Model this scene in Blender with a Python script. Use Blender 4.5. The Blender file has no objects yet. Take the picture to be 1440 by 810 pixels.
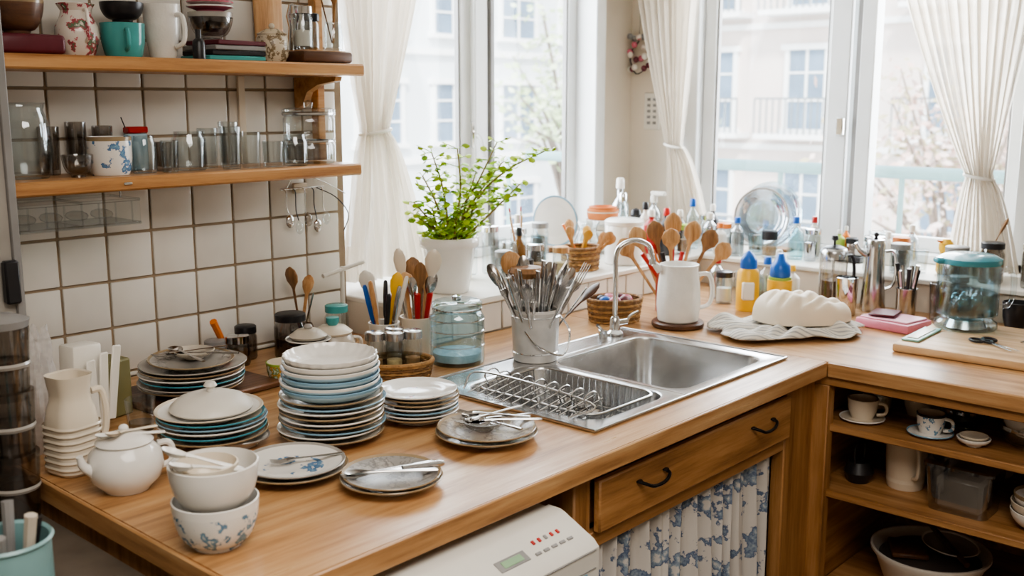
import bpy, bmesh, math, random
from math import sin, cos, pi, radians
from mathutils import Vector, Matrix
rnd=random.Random(7)
def hx(h):
    h=h.lstrip('#'); c=[int(h[i:i+2],16)/255 for i in (0,2,4)]
    return tuple([(x/12.92 if x<=.04045 else ((x+.055)/1.055)**2.4) for x in c])+(1,)
# ---------------------------------------------------------------- materials
def nodes(name):
    m=bpy.data.materials.new(name); m.use_nodes=True; nt=m.node_tree; nt.nodes.clear()
    o=nt.nodes.new('ShaderNodeOutputMaterial'); return m,nt,o
def coords(nt,scale=(1,1,1)):
    t=nt.nodes.new('ShaderNodeTexCoord'); mp=nt.nodes.new('ShaderNodeMapping'); mp.inputs['Scale'].default_value=scale
    nt.links.new(t.outputs['Object'],mp.inputs[0]); return mp.outputs[0]
def ramp(nt,fac,stops):
    r=nt.nodes.new('ShaderNodeValToRGB'); e=r.color_ramp.elements
    while len(e)<len(stops): e.new(.5)
    for i,(p,c) in enumerate(stops): e[i].position=p; e[i].color=c
    nt.links.new(fac,r.inputs[0]); return r.outputs[0]
def noise(nt,vec,scale,detail=3,rough=.5):
    n=nt.nodes.new('ShaderNodeTexNoise'); n.inputs['Scale'].default_value=scale; n.inputs['Detail'].default_value=detail
    n.inputs['Roughness'].default_value=rough; nt.links.new(vec,n.inputs['Vector']); return n.outputs['Fac']
def sc(c,k): return (min(1,c[0]*k),min(1,c[1]*k),min(1,c[2]*k),1)
def bump(nt,b,fac,s,d=.01):
    bn=nt.nodes.new('ShaderNodeBump'); bn.inputs['Strength'].default_value=s; bn.inputs['Distance'].default_value=d
    nt.links.new(fac,bn.inputs['Height']); nt.links.new(bn.outputs[0],b.inputs['Normal'])
def M(name,col,rough=.4,metal=0,var=.1,ns=12,bmp=0,sheen=0,coat=0):
    m,nt,o=nodes(name); b=nt.nodes.new('ShaderNodeBsdfPrincipled'); nt.links.new(b.outputs[0],o.inputs[0])
    c=hx(col) if isinstance(col,str) else col
    f=noise(nt,coords(nt),ns)
    nt.links.new(ramp(nt,f,[(.3,sc(c,1-var)),(.7,sc(c,1+var))]),b.inputs['Base Color'])
    b.inputs['Roughness'].default_value=rough; b.inputs['Metallic'].default_value=metal
    if coat: b.inputs['Coat Weight'].default_value=coat
    if bmp: bump(nt,b,noise(nt,coords(nt),ns*6),bmp,.004)
    return m
def MP(name,col,pat,scale=40,th=.55,rough=.15,col3=None,soft=.03):
    m,nt,o=nodes(name); b=nt.nodes.new('ShaderNodeBsdfPrincipled'); nt.links.new(b.outputs[0],o.inputs[0])
    c=hx(col);v=coords(nt)
    f=noise(nt,v,scale,4,.6); p2=hx(col3 or pat)
    nt.links.new(ramp(nt,f,[(0,c),(th-soft,c),(th,hx(pat)),(th+.08,p2),(min(.99,th+.12),c)]),b.inputs['Base Color'])
    b.inputs['Roughness'].default_value=rough; return m
def wood(name,dark,mid,light,axis=0,rough=.35,s=1.0):
    m,nt,o=nodes(name); b=nt.nodes.new('ShaderNodeBsdfPrincipled'); nt.links.new(b.outputs[0],o.inputs[0])
    k=[16*s,16*s,16*s]; k[axis]=1.1*s
    v=coords(nt,tuple(k)); f=noise(nt,v,1.7,8,.68)
    col=ramp(nt,f,[(.3,hx(dark)),(.48,hx(mid)),(.68,hx(light))])
    f2=noise(nt,coords(nt,(1,1,1)),2.6,3); mx=nt.nodes.new('ShaderNodeMixRGB'); mx.blend_type='MULTIPLY'; mx.inputs[0].default_value=.5
    nt.links.new(col,mx.inputs[1]); nt.links.new(ramp(nt,f2,[(.3,(.72,.67,.62,1)),(.65,(1,1,1,1))]),mx.inputs[2])
    nt.links.new(mx.outputs[0],b.inputs['Base Color'])
    nt.links.new(ramp(nt,f,[(.2,(rough+.14,)*3+(1,)),(.8,(rough-.05,)*3+(1,))]),b.inputs['Roughness'])
    bump(nt,b,f,.15,.002); return m
def glass(name,tint=(.95,.98,.98),edge=.75,base=.05,dark=.8):
    m,nt,o=nodes(name); t=nt.nodes.new('ShaderNodeBsdfTransparent'); g=nt.nodes.new('ShaderNodeBsdfGlossy')
    g.inputs['Roughness'].default_value=.04; g.inputs[0].default_value=(.95,.97,1,1)
    lw=nt.nodes.new('ShaderNodeLayerWeight'); lw.inputs['Blend'].default_value=.35
    f=ramp(nt,lw.outputs['Facing'],[(0,(base,)*3+(1,)),(.6,(base*2,)*3+(1,)),(1,(edge,)*3+(1,))])
    tc=tuple(tint)+(1,)
    nt.links.new(ramp(nt,lw.outputs['Facing'],[(0,tc),(.55,sc(tc,.97)),(.95,sc(tc,dark*.75))]),t.inputs[0])
    mx=nt.nodes.new('ShaderNodeMixShader'); nt.links.new(f,mx.inputs[0]); nt.links.new(t.outputs[0],mx.inputs[1]); nt.links.new(g.outputs[0],mx.inputs[2])
    nt.links.new(mx.outputs[0],o.inputs[0]); return m
def sheer(name,col,tr=.25,tl=.5,v=(60,60,2)):
    m,nt,o=nodes(name); d=nt.nodes.new('ShaderNodeBsdfDiffuse'); t=nt.nodes.new('ShaderNodeBsdfTranslucent'); p=nt.nodes.new('ShaderNodeBsdfTransparent')
    c=hx(col); f=noise(nt,coords(nt,v),3)
    cc=ramp(nt,f,[(.3,sc(c,.86)),(.65,c)]); nt.links.new(cc,d.inputs[0]); nt.links.new(cc,t.inputs[0])
    a=nt.nodes.new('ShaderNodeMixShader'); a.inputs[0].default_value=tl; nt.links.new(d.outputs[0],a.inputs[1]); nt.links.new(t.outputs[0],a.inputs[2])
    b=nt.nodes.new('ShaderNodeMixShader'); nt.links.new(ramp(nt,f,[(.35,(tr*.5,)*3+(1,)),(.65,(tr*1.5,)*3+(1,))]),b.inputs[0]); nt.links.new(a.outputs[0],b.inputs[1]); nt.links.new(p.outputs[0],b.inputs[2])
    nt.links.new(b.outputs[0],o.inputs[0]); return m
WD,WM,WL='#87603d','#b78b5e','#d0ab80'
OAK=wood('oak_x',WD,WM,WL,0,.28)
OAKY=wood('oak_y',WD,WM,WL,1,.28)
OAKD=wood('oak_cabinet','#7c5430','#ab7d4e','#c49868',0,.42)
OAKDY=wood('oak_cabinet_shelf','#7c5430','#ab7d4e','#c49868',1,.42)
OAKDZ=wood('oak_cabinet_post','#774f2c','#a37547','#bb8f60',2,.42)
SHELFW=wood('shelf_wood','#925f35','#be8d5a','#d1a474',0,.35)
SPW=wood('spoon_wood','#93683c','#c09160','#d8b285',2,.5,2)
SPW2=wood('spoon_wood_dark','#5c3f24','#85603c','#a3784c',2,.5,2)
BRD=wood('board_wood','#a5805a','#cfaa80','#e2c39b',1,.45)
DWOOD=wood('dark_wood','#3a251a','#5a3c29','#765034',0,.4)
GROUT=M('grout','#9a8770',.9,var=.22,ns=9,bmp=.3)
TILE=M('tile_glaze','#dcd7ce',.14,var=.07,ns=5,bmp=.05)
PLASTER=M('plaster','#d8cdbd',.7,var=.05,ns=4,bmp=.05)
CEIL=M('ceiling_paint','#e8e4dc',.8,var=.02)
FRAME=M('window_paint','#e2e4e4',.35,var=.03)
LEDGE=M('ledge_paint','#e0dacf',.4,var=.08,ns=6)
FLOORM=M('floor_tile','#5d5249',.4,var=.2,ns=6)
DARKM=M('dark_plastic','#222124',.35)
BLACKM=M('black_metal','#232122',.3,.6)
STEEL=M('steel','#c4c4c5',.2,1,var=.1,ns=30)
STEELB=M('steel_brushed','#c9c9c9',.24,1,var=.12,ns=18)
CHROME=M('chrome','#dadbdc',.08,1,var=.03)
WIRE=M('wire_steel','#d4d4d3',.2,1)
CUTL=M('cutlery_steel','#b9b6b3',.2,1,var=.2,ns=20)
WHT=M('white_ceramic','#e8e5df',.12,var=.04,ns=7)
CRM=M('cream_ceramic','#dacebb',.2,var=.07,ns=8)
CRM2=M('stoneware','#c6bcad',.3,var=.12,ns=14)
GRYC=M('grey_ceramic','#a39e97',.2,var=.12,ns=9)
BLUR=M('blue_rim','#84aac0',.15,var=.06)
BLUL=M('pale_blue_ceramic','#aac8d6',.15,var=.06)
TEALR=M('teal_rim','#4590a0',.15,var=.1)
BRNR=M('brown_rim','#988468',.2,var=.15)
TERR=M('terracotta','#c9763f',.5,var=.1)
FLORB=MP('blue_flower_ceramic','#e5e2dc','#466f9a',30,.575,.12,'#7fa3bd')
FLORB2=MP('blue_landscape_ceramic','#e2dfd9','#557d9c',44,.555,.12,'#86a7b8')
FLORP=MP('pink_flower_ceramic','#e0d5ca','#b5475a',28,.56,.2,'#4d7a5c')
FLORO=MP('fish_motif_ceramic','#e6e3dd','#3f7fa8',26,.58,.12,'#d9642f')
FLORG=MP('green_motif_ceramic','#d5d9c6','#5d9a6b',50,.5,.2,'#d99a3a')
SPECK=M('pitcher_glaze','#e8e5df',.18,var=.05,ns=22,bmp=.2)
TEAL=M('teal_glaze','#4f9f9e',.18,var=.1,ns=10)
TEALT=M('teal_enamel','#84a9aa',.35,var=.08)
PINK=M('pink_plastic','#d98599',.35,var=.05)
PINKD=M('pink_ceramic','#bd6676',.2,var=.08)
RED=M('red_plastic','#b2261f',.3)
ORG=M('orange_plastic','#dd7b30',.35)
YEL=M('yellow_plastic','#ecb836',.35)
BLU=M('blue_plastic','#1d5cb0',.3)
GRN=M('green_plastic','#97b04a',.4)
BURG=M('burgundy_tin','#5c1f2a',.35)
WPL=M('white_plastic','#ddd8ce',.35,var=.04)
WPL2=M('appliance_white','#d9d6ce',.3,var=.03)
GRYPL=M('grey_plastic','#8a8886',.4)
WICK=M('wicker','#a67f4f',.65,var=.3,ns=60,bmp=.3)
WICKD=M('wicker_dark','#7d5b38',.65,var=.3,ns=60,bmp=.3)
DOUGH=M('dough','#efe1cc',.55,var=.04,ns=8)
LEAF=M('leaf','#c4e04e',.4,var=.25,ns=30)
LEAF2=M('leaf_deep','#8fbb3e',.4,var=.25,ns=30)
STEM=M('stem','#8a7a3e',.6)
SOIL=M('soil','#4a3526',.9,var=.3,ns=60,bmp=.4)
GL=glass('clear_glass',(.94,.96,.96),.7,.07,.8)
GLD=glass('smoked_glass',(.74,.71,.68),.6,.09,.65)
GLB=glass('blue_glass',(.84,.93,.955),.6,.09,.75)
GLT=glass('teal_glass',(.66,.88,.90),.5,.07,.75)
GLW=glass('frosted_glass',(.68,.73,.76),.85,.30,.8)
PANE=glass('pane_glass',(.985,.995,1),.35,.015,.98)
CURT=sheer('curtain_voile','#f0e9de',.2,.5,(55,55,1.5))
BAG=sheer('plastic_film','#e4e0dd',.4,.4,(9,9,9))
SPICE=M('spice','#a8845c',.8,var=.3,ns=50)
PASTA=M('grain','#cfb98c',.8,var=.25,ns=70)
# ---------------------------------------------------------------- mesh builder
class B:
    def __init__(s,name): s.n=name; s.v=[]; s.f=[]; s.m=[]; s.mats=[]; s.T=Matrix.Identity(4)
    def mi(s,m):
        if m not in s.mats: s.mats.append(m)
        return s.mats.index(m)
    def add(s,vs,fs,ms):
        o=len(s.v); s.v.extend([s.T@Vector(v) for v in vs])
        for i,f in enumerate(fs):
            s.f.append([o+k for k in f]); s.m.append(s.mi(ms[i] if isinstance(ms,list) else ms))
    def lathe(s,prof,m,seg=32,c=(0,0,0),sx=1,sy=1,fn=None):
        vs=[];fs=[];ms=[];rings=[];cm=m
        for p in prof:
            if len(p)>2 and p[2] is not None: cm=p[2]
            r,z=p[0],p[1]
            if r<1e-6: rings.append([len(vs)]); vs.append((c[0],c[1],c[2]+z))
            else:
                st=len(vs); rings.append(list(range(st,st+seg)))
                for k in range(seg):
                    a=2*pi*k/seg; rr=r*(fn(a,z) if fn else 1)
                    vs.append((c[0]+rr*cos(a)*sx,c[1]+rr*sin(a)*sy,c[2]+z))
            if len(rings)>1:
                a_,b_=rings[-2],rings[-1]
                for k in range(seg):
                    k2=(k+1)%seg
                    if len(a_)==1 and len(b_)==1: break
                    if len(a_)==1: fs.append((a_[0],b_[k2],b_[k]))
                    elif len(b_)==1: fs.append((a_[k],a_[k2],b_[0]))
                    else: fs.append((a_[k],a_[k2],b_[k2],b_[k]))
                    ms.append(pm)
            pm=cm
        s.add(vs,fs,ms)
    def tube(s,pts,r,m,seg=8,flat=(1,1),ref=None,closed=False):
        P=[Vector(p) for p in pts]; n=len(P); R=list(r) if isinstance(r,(list,tuple)) else [r]*n
        while len(R)<n: R.append(R[-1])
        vs=[];fs=[];nrm=None
        for i in range(n):
            if closed: t=P[(i+1)%n]-P[i-1]
            else: t=P[min(i+1,n-1)]-P[max(i-1,0)]
            if t.length<1e-9: t=Vector((0,0,1))
            t.normalize()
            if nrm is None:
                q=Vector(ref) if ref else (Vector((0,0,1)) if abs(t.z)<.9 else Vector((1,0,0)))
                nrm=(q-t*q.dot(t)).normalized()
            else:
                nrm=nrm-t*nrm.dot(t)
                nrm=nrm.normalized() if nrm.length>1e-6 else Vector((1,0,0))
            bn=t.cross(nrm)
            for k in range(seg):
                a=2*pi*k/seg; vs.append(P[i]+(nrm*cos(a)*flat[0]+bn*sin(a)*flat[1])*R[i])
        for i in range(n if closed else n-1):
            j=(i+1)%n
            for k in range(seg):
                k2=(k+1)%seg; fs.append((i*seg+k,i*seg+k2,j*seg+k2,j*seg+k))
        if not closed: fs.append(tuple(range(seg-1,-1,-1))); fs.append(tuple((n-1)*seg+k for k in range(seg)))
        s.add(vs,fs,m)
    def box(s,c,d,m,bev=.002,rz=0,rx=0,ry=0,segs=1):
        bm=bmesh.new(); bmesh.ops.create_cube(bm,size=1)
        for v in bm.verts: v.co=Vector((v.co.x*d[0],v.co.y*d[1],v.co.z*d[2]))
        if bev>0: bmesh.ops.bevel(bm,geom=bm.edges[:],offset=min(bev,min(d)*.45),segments=segs,affect='EDGES',profile=.5)
        Mx=Matrix.Translation(c)@Matrix.Rotation(rz,4,'Z')@Matrix.Rotation(ry,4,'Y')@Matrix.Rotation(rx,4,'X')
        bm.verts.index_update()
        s.add([Mx@v.co for v in bm.verts],[[v.index for v in f.verts] for f in bm.faces],m); bm.free()
    def bb(s,x0,x1,y0,y1,z0,z1,m,bev=.002): s.box(((x0+x1)/2,(y0+y1)/2,(z0+z1)/2),(x1-x0,y1-y0,z1-z0),m,bev)
    def loft(s,rings,m,c0=False,c1=False):
        n=len(rings[0]); vs=[p for r in rings for p in r]; fs=[]
        for i in range(len(rings)-1):
            for k in range(n):
                k2=(k+1)%n; fs.append((i*n+k,i*n+k2,(i+1)*n+k2,(i+1)*n+k))
        if c0: fs.append(tuple(range(n-1,-1,-1)))
        if c1: fs.append(tuple((len(rings)-1)*n+k for k in range(n)))
        s.add(vs,fs,m)
    def grid(s,fn,nu,nv,m):
        vs=[fn(i/nu,j/nv) for j in range(nv+1) for i in range(nu+1)]
        fs=[(j*(nu+1)+i,j*(nu+1)+i+1,(j+1)*(nu+1)+i+1,(j+1)*(nu+1)+i) for j in range(nv) for i in range(nu)]
        s.add(vs,fs,m)
    def ell(s,c,r,m,seg=20,n=10,a0=-90,a1=90):
        prof=[]
        for i in range(n+1):
            a=radians(a0+(a1-a0)*i/n); prof.append((max(0,cos(a)) if abs(cos(a))>1e-4 else 0,sin(a)*r[2]))
        s.lathe([(p[0]*r[0],p[1]) for p in prof],m,seg,c,1,r[1]/r[0])
    def done(s,loc=(0,0,0),rz=0,ang=38,smooth=True,parent=None,rot=None):
        me=bpy.data.meshes.new(s.n); me.from_pydata([tuple(v) for v in s.v],[],s.f)
        for m in s.mats: me.materials.append(m)
        me.polygons.foreach_set('material_index',s.m)
        me.polygons.foreach_set('use_smooth',[smooth]*len(s.f)); me.update()
        bm=bmesh.new(); bm.from_mesh(me); bmesh.ops.recalc_face_normals(bm,faces=bm.faces[:]); bm.to_mesh(me); bm.free()
        if smooth: me.set_sharp_from_angle(angle=radians(ang))
        ob=bpy.data.objects.new(s.n,me); bpy.context.collection.objects.link(ob)
        ob.location=loc; ob.rotation_euler=rot if rot else (0,0,rz)
        if parent: ob.parent=parent
        return ob
def rr(cx,cy,w,h,r,z,n=6):
    pts=[]
    for (sx,sy,a0) in ((1,1,0),(-1,1,90),(-1,-1,180),(1,-1,270)):
        ox=cx+sx*(w/2-r); oy=cy+sy*(h/2-r)
        for k in range(n+1):
            a=radians(a0+90*k/n); pts.append((ox+r*cos(a),oy+r*sin(a),z))
    return pts
def sp(pts,n=6):
    P=[Vector(p) for p in pts]; P=[P[0]*2-P[1]]+P+[P[-1]*2-P[-2]]; out=[]
    for i in range(1,len(P)-2):
        for k in range(n):
            t=k/n; a,b,c,d=P[i-1],P[i],P[i+1],P[i+2]
            out.append(.5*((2*b)+(c-a)*t+(2*a-5*b+4*c-d)*t*t+(3*b-a-3*c+d)*t**3))
    out.append(P[-2]); return out
def frame(o,d,up=(0,0,1)):
    x=Vector(d).normalized(); u=Vector(up)
    if abs(x.dot(u.normalized()))>.98: u=Vector((1,0,0))
    y=u.cross(x).normalized(); z=x.cross(y)
    return Matrix(((x.x,y.x,z.x,o[0]),(x.y,y.y,z.y,o[1]),(x.z,y.z,z.z,o[2]),(0,0,0,1)))
# ---------------------------------------------------------------- part makers (local, z up)
def plate(b,R,z=0,m=WHT,rim=None,cen=None,h=.02,c=(0,0),tilt=0,ta=0,seg=40):
    T0=b.T.copy(); b.T=T0@Matrix.Translation((c[0],c[1],z))@Matrix.Rotation(tilt,4,(cos(ta),sin(ta),0))
    t=.003
    b.lathe([(0,.002,m),(.5*R,.002),(.52*R,0),(.56*R,0),(.58*R,.004),(.8*R,h*.6),(.99*R,h-.002,rim or m),(R,h),(.985*R,h+.0015),(.93*R,h*.9,m),(.8*R,h*.62+t),(.66*R,h*.35+t),(.58*R,.004+t,cen or m),(0,.0035+t)],m,seg)
    b.T=T0
def bowl(b,R,h,z=0,m=WHT,rim=None,inn=None,foot=.45,c=(0,0),seg=36,fn=None):
    p=[(0,.004,m),(foot*R-.003,.004),(foot*R-.002,0),(foot*R,0),(foot*R+.001,.006)]
    n=7
    for i in range(1,n+1):
        t=i/n; p.append((R*(foot+(1-foot)*sin(t*pi/2)**.8),.006+(h-.006)*(1-cos(t*pi/2))**.85))
    p[-2]=(p[-2][0],p[-2][1],rim or m)
    p.append((R-.0025,h+.0008))
    for i in range(n-1,-1,-1):
        t=i/n; p.append((max(0,R*(foot+(1-foot)*sin(t*pi/2)**.8)-.004),.010+(h-.010)*(1-cos(t*pi/2))**.85,(inn or m) if i==n-1 else None))
    p.append((0,.009))
    b.lathe(p,m,seg,(c[0],c[1],z),fn=fn)
def handle(b,r,z0,z1,out,m,th=.005,a=0,flat=(1,1)):
    zc=(z0+z1)/2
    pts=[(r*.96,0,z1),(r+out*.7,0,z1-.002),(r+out,0,zc+(z1-z0)*.1),(r+out*.8,0,z0+(z1-z0)*.15),(r*.94,0,z0)]
    R=Matrix.Rotation(a,4,'Z'); b.tube(sp([R@Vector(p) for p in pts],5),th,m,8,flat)
def cup(b,r,h,m,a=0,hnd=True,inn=None,c=(0,0,0),taper=.75,rim=None,th=.005):
    T0=b.T.copy(); b.T=T0@Matrix.Translation(c)
    b.lathe([(0,.003,m),(r*taper*.8,.003),(r*taper*.8,0),(r*taper*.9,0),(r*taper,.008),(r*(taper+1)/2+.002,h*.45),(r*.99,h*.9,rim or m),(r,h),(r-.003,h+.0005,inn or m),(r-.004,h*.9),(r*(taper+1)/2-.003,h*.45),(r*taper-.003,.01),(0,.008)],m,32)
    if hnd: handle(b,r*.95,h*.22,h*.8,r*.55,m,th,a)
    b.T=T0
def jar(b,r,h,g=GL,lid=None,fill=None,fh=.6,c=(0,0,0),neck=.85,seg=28,lidh=.018):
    b.lathe([(0,.002),(r*.9,0),(r,.006),(r,h*.78),(r*neck,h*.9),(r*neck,h),(r*neck-.003,h),(r*neck-.003,h*.9),(r-.003,h*.77),(r-.003,.008),(0,.007)],g,seg,c)
    if fill: b.lathe([(0,.009),(r-.005,.009),(r-.005,h*fh),(0,h*fh+.003)],fill,seg,c)
    if lid: b.lathe([(0,h+.001),(r*neck+.003,h-lidh*.4),(r*neck+.004,h-lidh*.4),(r*neck+.004,h+lidh*.6),(r*neck,h+lidh*.75),(0,h+lidh*.75)],lid,seg,c)
def tumbler(b,r,h,g=GL,c=(0,0,0),tap=.8,seg=26):
    b.lathe([(0,0),(r*tap,0),(r*tap+.001,.006),(r,h),(r-.002,h+.001),(r*tap-.002,.012),(0,.010)],g,seg,c)
def bottle(b,r,h,m,cap,capc=None,c=(0,0,0),sh=.62,nk=.35,ch=.16,seg=24):
    b.lathe([(0,.001),(r*.92,0),(r,.006),(r,h*sh),(r*.85,h*(sh+.06)),(r*nk,h*(sh+.16)),(r*nk,h*(1-ch)),(0,h*(1-ch))],m,seg,c)
    b.lathe([(0,h*(1-ch)-.002),(r*nk*1.35,h*(1-ch)),(r*nk*1.3,h*.97),(r*nk,h),(0,h)],cap,seg,c)
def spoon(b,o,d,L,m,w=.02,bf=.28,up=(0,0,1),th=.003,dep=.006):
    T0=b.T.copy(); b.T=T0@frame(o,d,up)
    hl=L*(1-bf)
    b.tube([(0,0,0),(L*.05,0,0),(hl*.5,0,0),(hl*.9,0,0),(hl+L*bf*.12,0,-.001)],[th*1.6,th*2.0,th*1.3,th*1.1,th*1.6],m,8,(.5,1),ref=(0,0,1))
    a=L*bf/2; cx=hl+a
    def sh(k):
        def fn(u,v):
            A=2*pi*u; r_=v; e=(.82+.18*cos(A)) 
            return (cx+a*r_*cos(A), w*r_*sin(A)*e, -dep*(1-r_*r_)-k)
        return fn
    b.grid(sh(0),18,4,m); b.grid(sh(.0016),18,4,m)
    b.T=T0
def wspoon(b,o,d,L,m=None,w=.026,up=(0,0,1)):
    m=m or SPW
    T0=b.T.copy(); b.T=T0@frame(o,d,up)
    b.tube([(0,0,0),(L*.4,0,0),(L*.70,0,0),(L*.75,0,0),(L*.81,0,0),(L*.89,0,0),(L*.96,0,0),(L,0,0)],[.0045,.005,.006,.012,w*.88,w,w*.72,.004],m,14,(.33,1),ref=(0,0,1))
    b.T=T0
def fork(b,o,d,L,m,up=(0,0,1)):
    T0=b.T.copy(); b.T=T0@frame(o,d,up)
    b.tube([(0,0,0),(L*.06,0,0),(L*.4,0,0),(L*.66,0,0),(L*.72,0,-.001),(L*.78,0,-.002)],[.006,.007,.004,.004,.011,.012],m,8,(.25,1),ref=(0,0,1))
    for y in (-.009,-.003,.003,.009): b.tube([(L*.77,y,-.002),(L*.88,y,-.004),(L,y,0)],[.0018,.0017,.001],m,5)
    b.T=T0
def knife(b,o,d,L,m,hm,up=(0,0,1)):
    T0=b.T.copy(); b.T=T0@frame(o,d,up)
    b.tube([(0,0,0),(.01,0,0),(L*.2,0,0),(L*.42,0,0)],[.006,.010,.008,.008],hm,10,(.7,1),ref=(0,0,1))
    b.tube([(L*.42,0,0),(L*.46,0,0),(L*.85,.001,0),(L,.006,0)],[.006,.010,.009,.001],m,6,(.12,1),ref=(0,0,1))
    b.T=T0
def woven(b,rx,ry,h,m=WICK,m2=None,rows=9,n=22,flare=1.12,c=(0,0,0)):
    seg=n*4
    for j in range(rows):
        z=.004+h*j/(rows-1); k=1+(flare-1)*j/(rows-1)
        pts=[]
        for i in range(seg):
            a=2*pi*i/seg; o=.0022*sin(a*n+pi*j)
            pts.append((c[0]+(rx*k+o)*cos(a),c[1]+(ry*k+o)*sin(a),c[2]+z))
        b.tube(pts,h/rows*.58,m if j%2 else (m2 or m),6,closed=True)
    for i in range(n):
        a=2*pi*(i+.5)/n; b.tube([(c[0]+rx*cos(a),c[1]+ry*sin(a),c[2]+.002),(c[0]+rx*flare*cos(a),c[1]+ry*flare*sin(a),c[2]+h)],.0022,m2 or m,5)
    pts=[(c[0]+(rx*flare)*cos(2*pi*i/48),c[1]+(ry*flare)*sin(2*pi*i/48),c[2]+h+.003) for i in range(48)]
    b.tube(pts,.006,m,8,closed=True)
    b.lathe([(0,.002),(rx,.002),(rx,.006),(0,.006)],m,32,c,1,ry/rx)
# ================================================================= ROOM SHELL
b=B('floor'); b.bb(-1.9,4.0,-2.1,2.9,-.05,0,FLOORM,0)
for i in range(12):
    for j in range(10): b.bb(-.4+i*.35,-.4+i*.35+.343,-.6+j*.35,-.6+j*.35+.343,0,.004,FLOORM,.001)
b.done()
b=B('ceiling'); b.bb(-1.9,4.0,-2.1,2.9,2.5,2.6,CEIL,0); b.done()
b=B('unseen_wall_left'); b.bb(-1.9,-1.8,-2.1,2.9,0,2.5,PLASTER,0); b.done()  # unseen wall, added to close the open side and darken the interior
b=B('unseen_wall_front'); b.bb(-1.8,4.0,-2.1,-2.0,0,2.5,PLASTER,0); b.done()  # unseen wall behind the camera, also added to cut fill light
b=B('wall_back'); b.bb(-1.8,1.96,2.45,2.85,0,2.5,GROUT,0)
b.bb(1.96,4.0,2.72,2.85,0,.962,PLASTER,0); b.bb(1.96,4.0,2.72,2.85,2.34,2.5,PLASTER,0); b.bb(3.53,4.0,2.72,2.85,.962,2.34,PLASTER,0)
px,pz=.1212,.1185
for i in range(-1,13):
    for j in range(-4,12):
        x0=1.212+(i-5)*px; x1=x0+px-.0065; z0=1.224+j*pz; z1=z0+pz-.0065
        x0=max(x0,.5); x1=min(x1,1.955); z0=max(z0,.852); z1=min(z1,2.49)
        if x1-x0<.02 or z1-z0<.01: continue
        b.box(((x0+x1)/2,2.4475,(z0+z1)/2),(x1-x0,.009,z1-z0),TILE,.003,rx=rnd.uniform(-.012,.012),rz=rnd.uniform(-.012,.012),segs=2)
b.done()
b=B('wall_right'); b.bb(3.80,3.95,-2.0,2.72,0,.962,PLASTER,0); b.bb(3.80,3.95,-2.0,2.72,2.34,2.5,PLASTER,0)
b.bb(3.80,3.95,2.42,2.72,.962,2.34,PLASTER,0); b.bb(3.80,3.95,-2.0,1.02,.962,2.34,PLASTER,0); b.done()
b=B('trim_windowsill'); b.bb(1.963,3.80,2.115,2.72,.80,.945,PLASTER,0); b.bb(1.963,3.79,2.10,2.72,.943,.962,LEDGE,.004)
for i in range(14):
    x=1.97+i*.108; b.bb(x,x+.103,2.108,2.1155,.853,.941,TILE,.003)
b.bb(3.435,3.80,.1,2.116,.80,.945,PLASTER,0); b.bb(3.42,3.79,.1,2.10,.943,.962,LEDGE,.004); b.done()
def sash(b,ax,p,a0,a1,z0,z1,w=.05,d=.035,glz=True):
    def bx(u0,u1,za,zb,dd=d,m=FRAME,bev=.004,off=0):
        if ax=='y': b.bb(u0,u1,p-dd/2+off,p+dd/2+off,za,zb,m,bev)
        else: b.bb(p-dd/2+off,p+dd/2+off,u0,u1,za,zb,m,bev)
    bx(a0,a0+w,z0,z1); bx(a1-w,a1,z0,z1); bx(a0+w,a1-w,z0,z0+w); bx(a0+w,a1-w,z1-w,z1)
    bx(a0+w,a0+w+.008,z0+w,z1-w,d*.6,GRYPL,.001); bx(a1-w-.008,a1-w,z0+w,z1-w,d*.6,GRYPL,.001)
    bx(a0+w,a1-w,z0+w,z1-w,.004,PANE,0)
b=B('window_1')
b.bb(1.965,2.02,2.68,2.80,.962,2.34,FRAME,.004); b.bb(3.47,3.535,2.66,2.80,.962,2.34,FRAME,.004); b.bb(1.965,3.535,2.68,2.80,.962,.995,FRAME,.004); b.bb(1.965,3.535,2.68,2.80,2.30,2.34,FRAME,.004)
sash(b,'y',2.745,2.02,2.81,.995,2.30,.065); sash(b,'y',2.785,2.80,3.475,.995,2.30,.055)
b.bb(2.79,2.86,2.70,2.73,.995,2.30,FRAME,.004); b.bb(2.865,2.885,2.69,2.74,.995,2.30,GRYPL,.002)
b.box((2.80,2.715,1.42),(.03,.02,.10),CHROME,.006); b.tube(sp([(2.80,2.70,1.42),(2.80,2.68,1.40),(2.81,2.675,1.34)],4),.007,FRAME,8)
b.bb(3.535,3.57,2.69,2.72,.962,2.34,SHELFW,.003); b.done()
b=B('window_2')
b.bb(3.74,3.87,2.34,2.42,.962,2.34,FRAME,.004); b.bb(3.72,3.80,2.42,2.455,.962,2.34,LEDGE,.003); b.bb(3.76,3.87,1.02,1.08,.962,2.34,FRAME,.004); b.bb(3.76,3.87,1.02,2.4,.962,.995,FRAME,.004); b.bb(3.76,3.87,1.02,2.4,2.30,2.34,FRAME,.004)
sash(b,'x',3.80,1.74,2.34,.995,2.30,.055); sash(b,'x',3.84,1.08,1.75,.995,2.30,.055)
b.bb(3.765,3.79,1.70,1.78,.995,2.30,FRAME,.004); b.bb(3.77,3.80,1.655,1.68,.995,2.30,GRYPL,.002); b.bb(3.75,3.82,1.60,1.655,.995,2.30,FRAME,.004)
b.box((3.755,1.72,1.45),(.02,.03,.07),CHROME,.005); b.done()
b=B('wall_switch_panel'); b.box((3.795,2.60,1.50),(.010,.085,.16),WPL,.004)
for i in range(5):
    for j in range(2): b.box((3.788,2.585+j*.03,1.45+i*.025),(.004,.016,.012),GRYPL,.001)
b.done()
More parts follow.
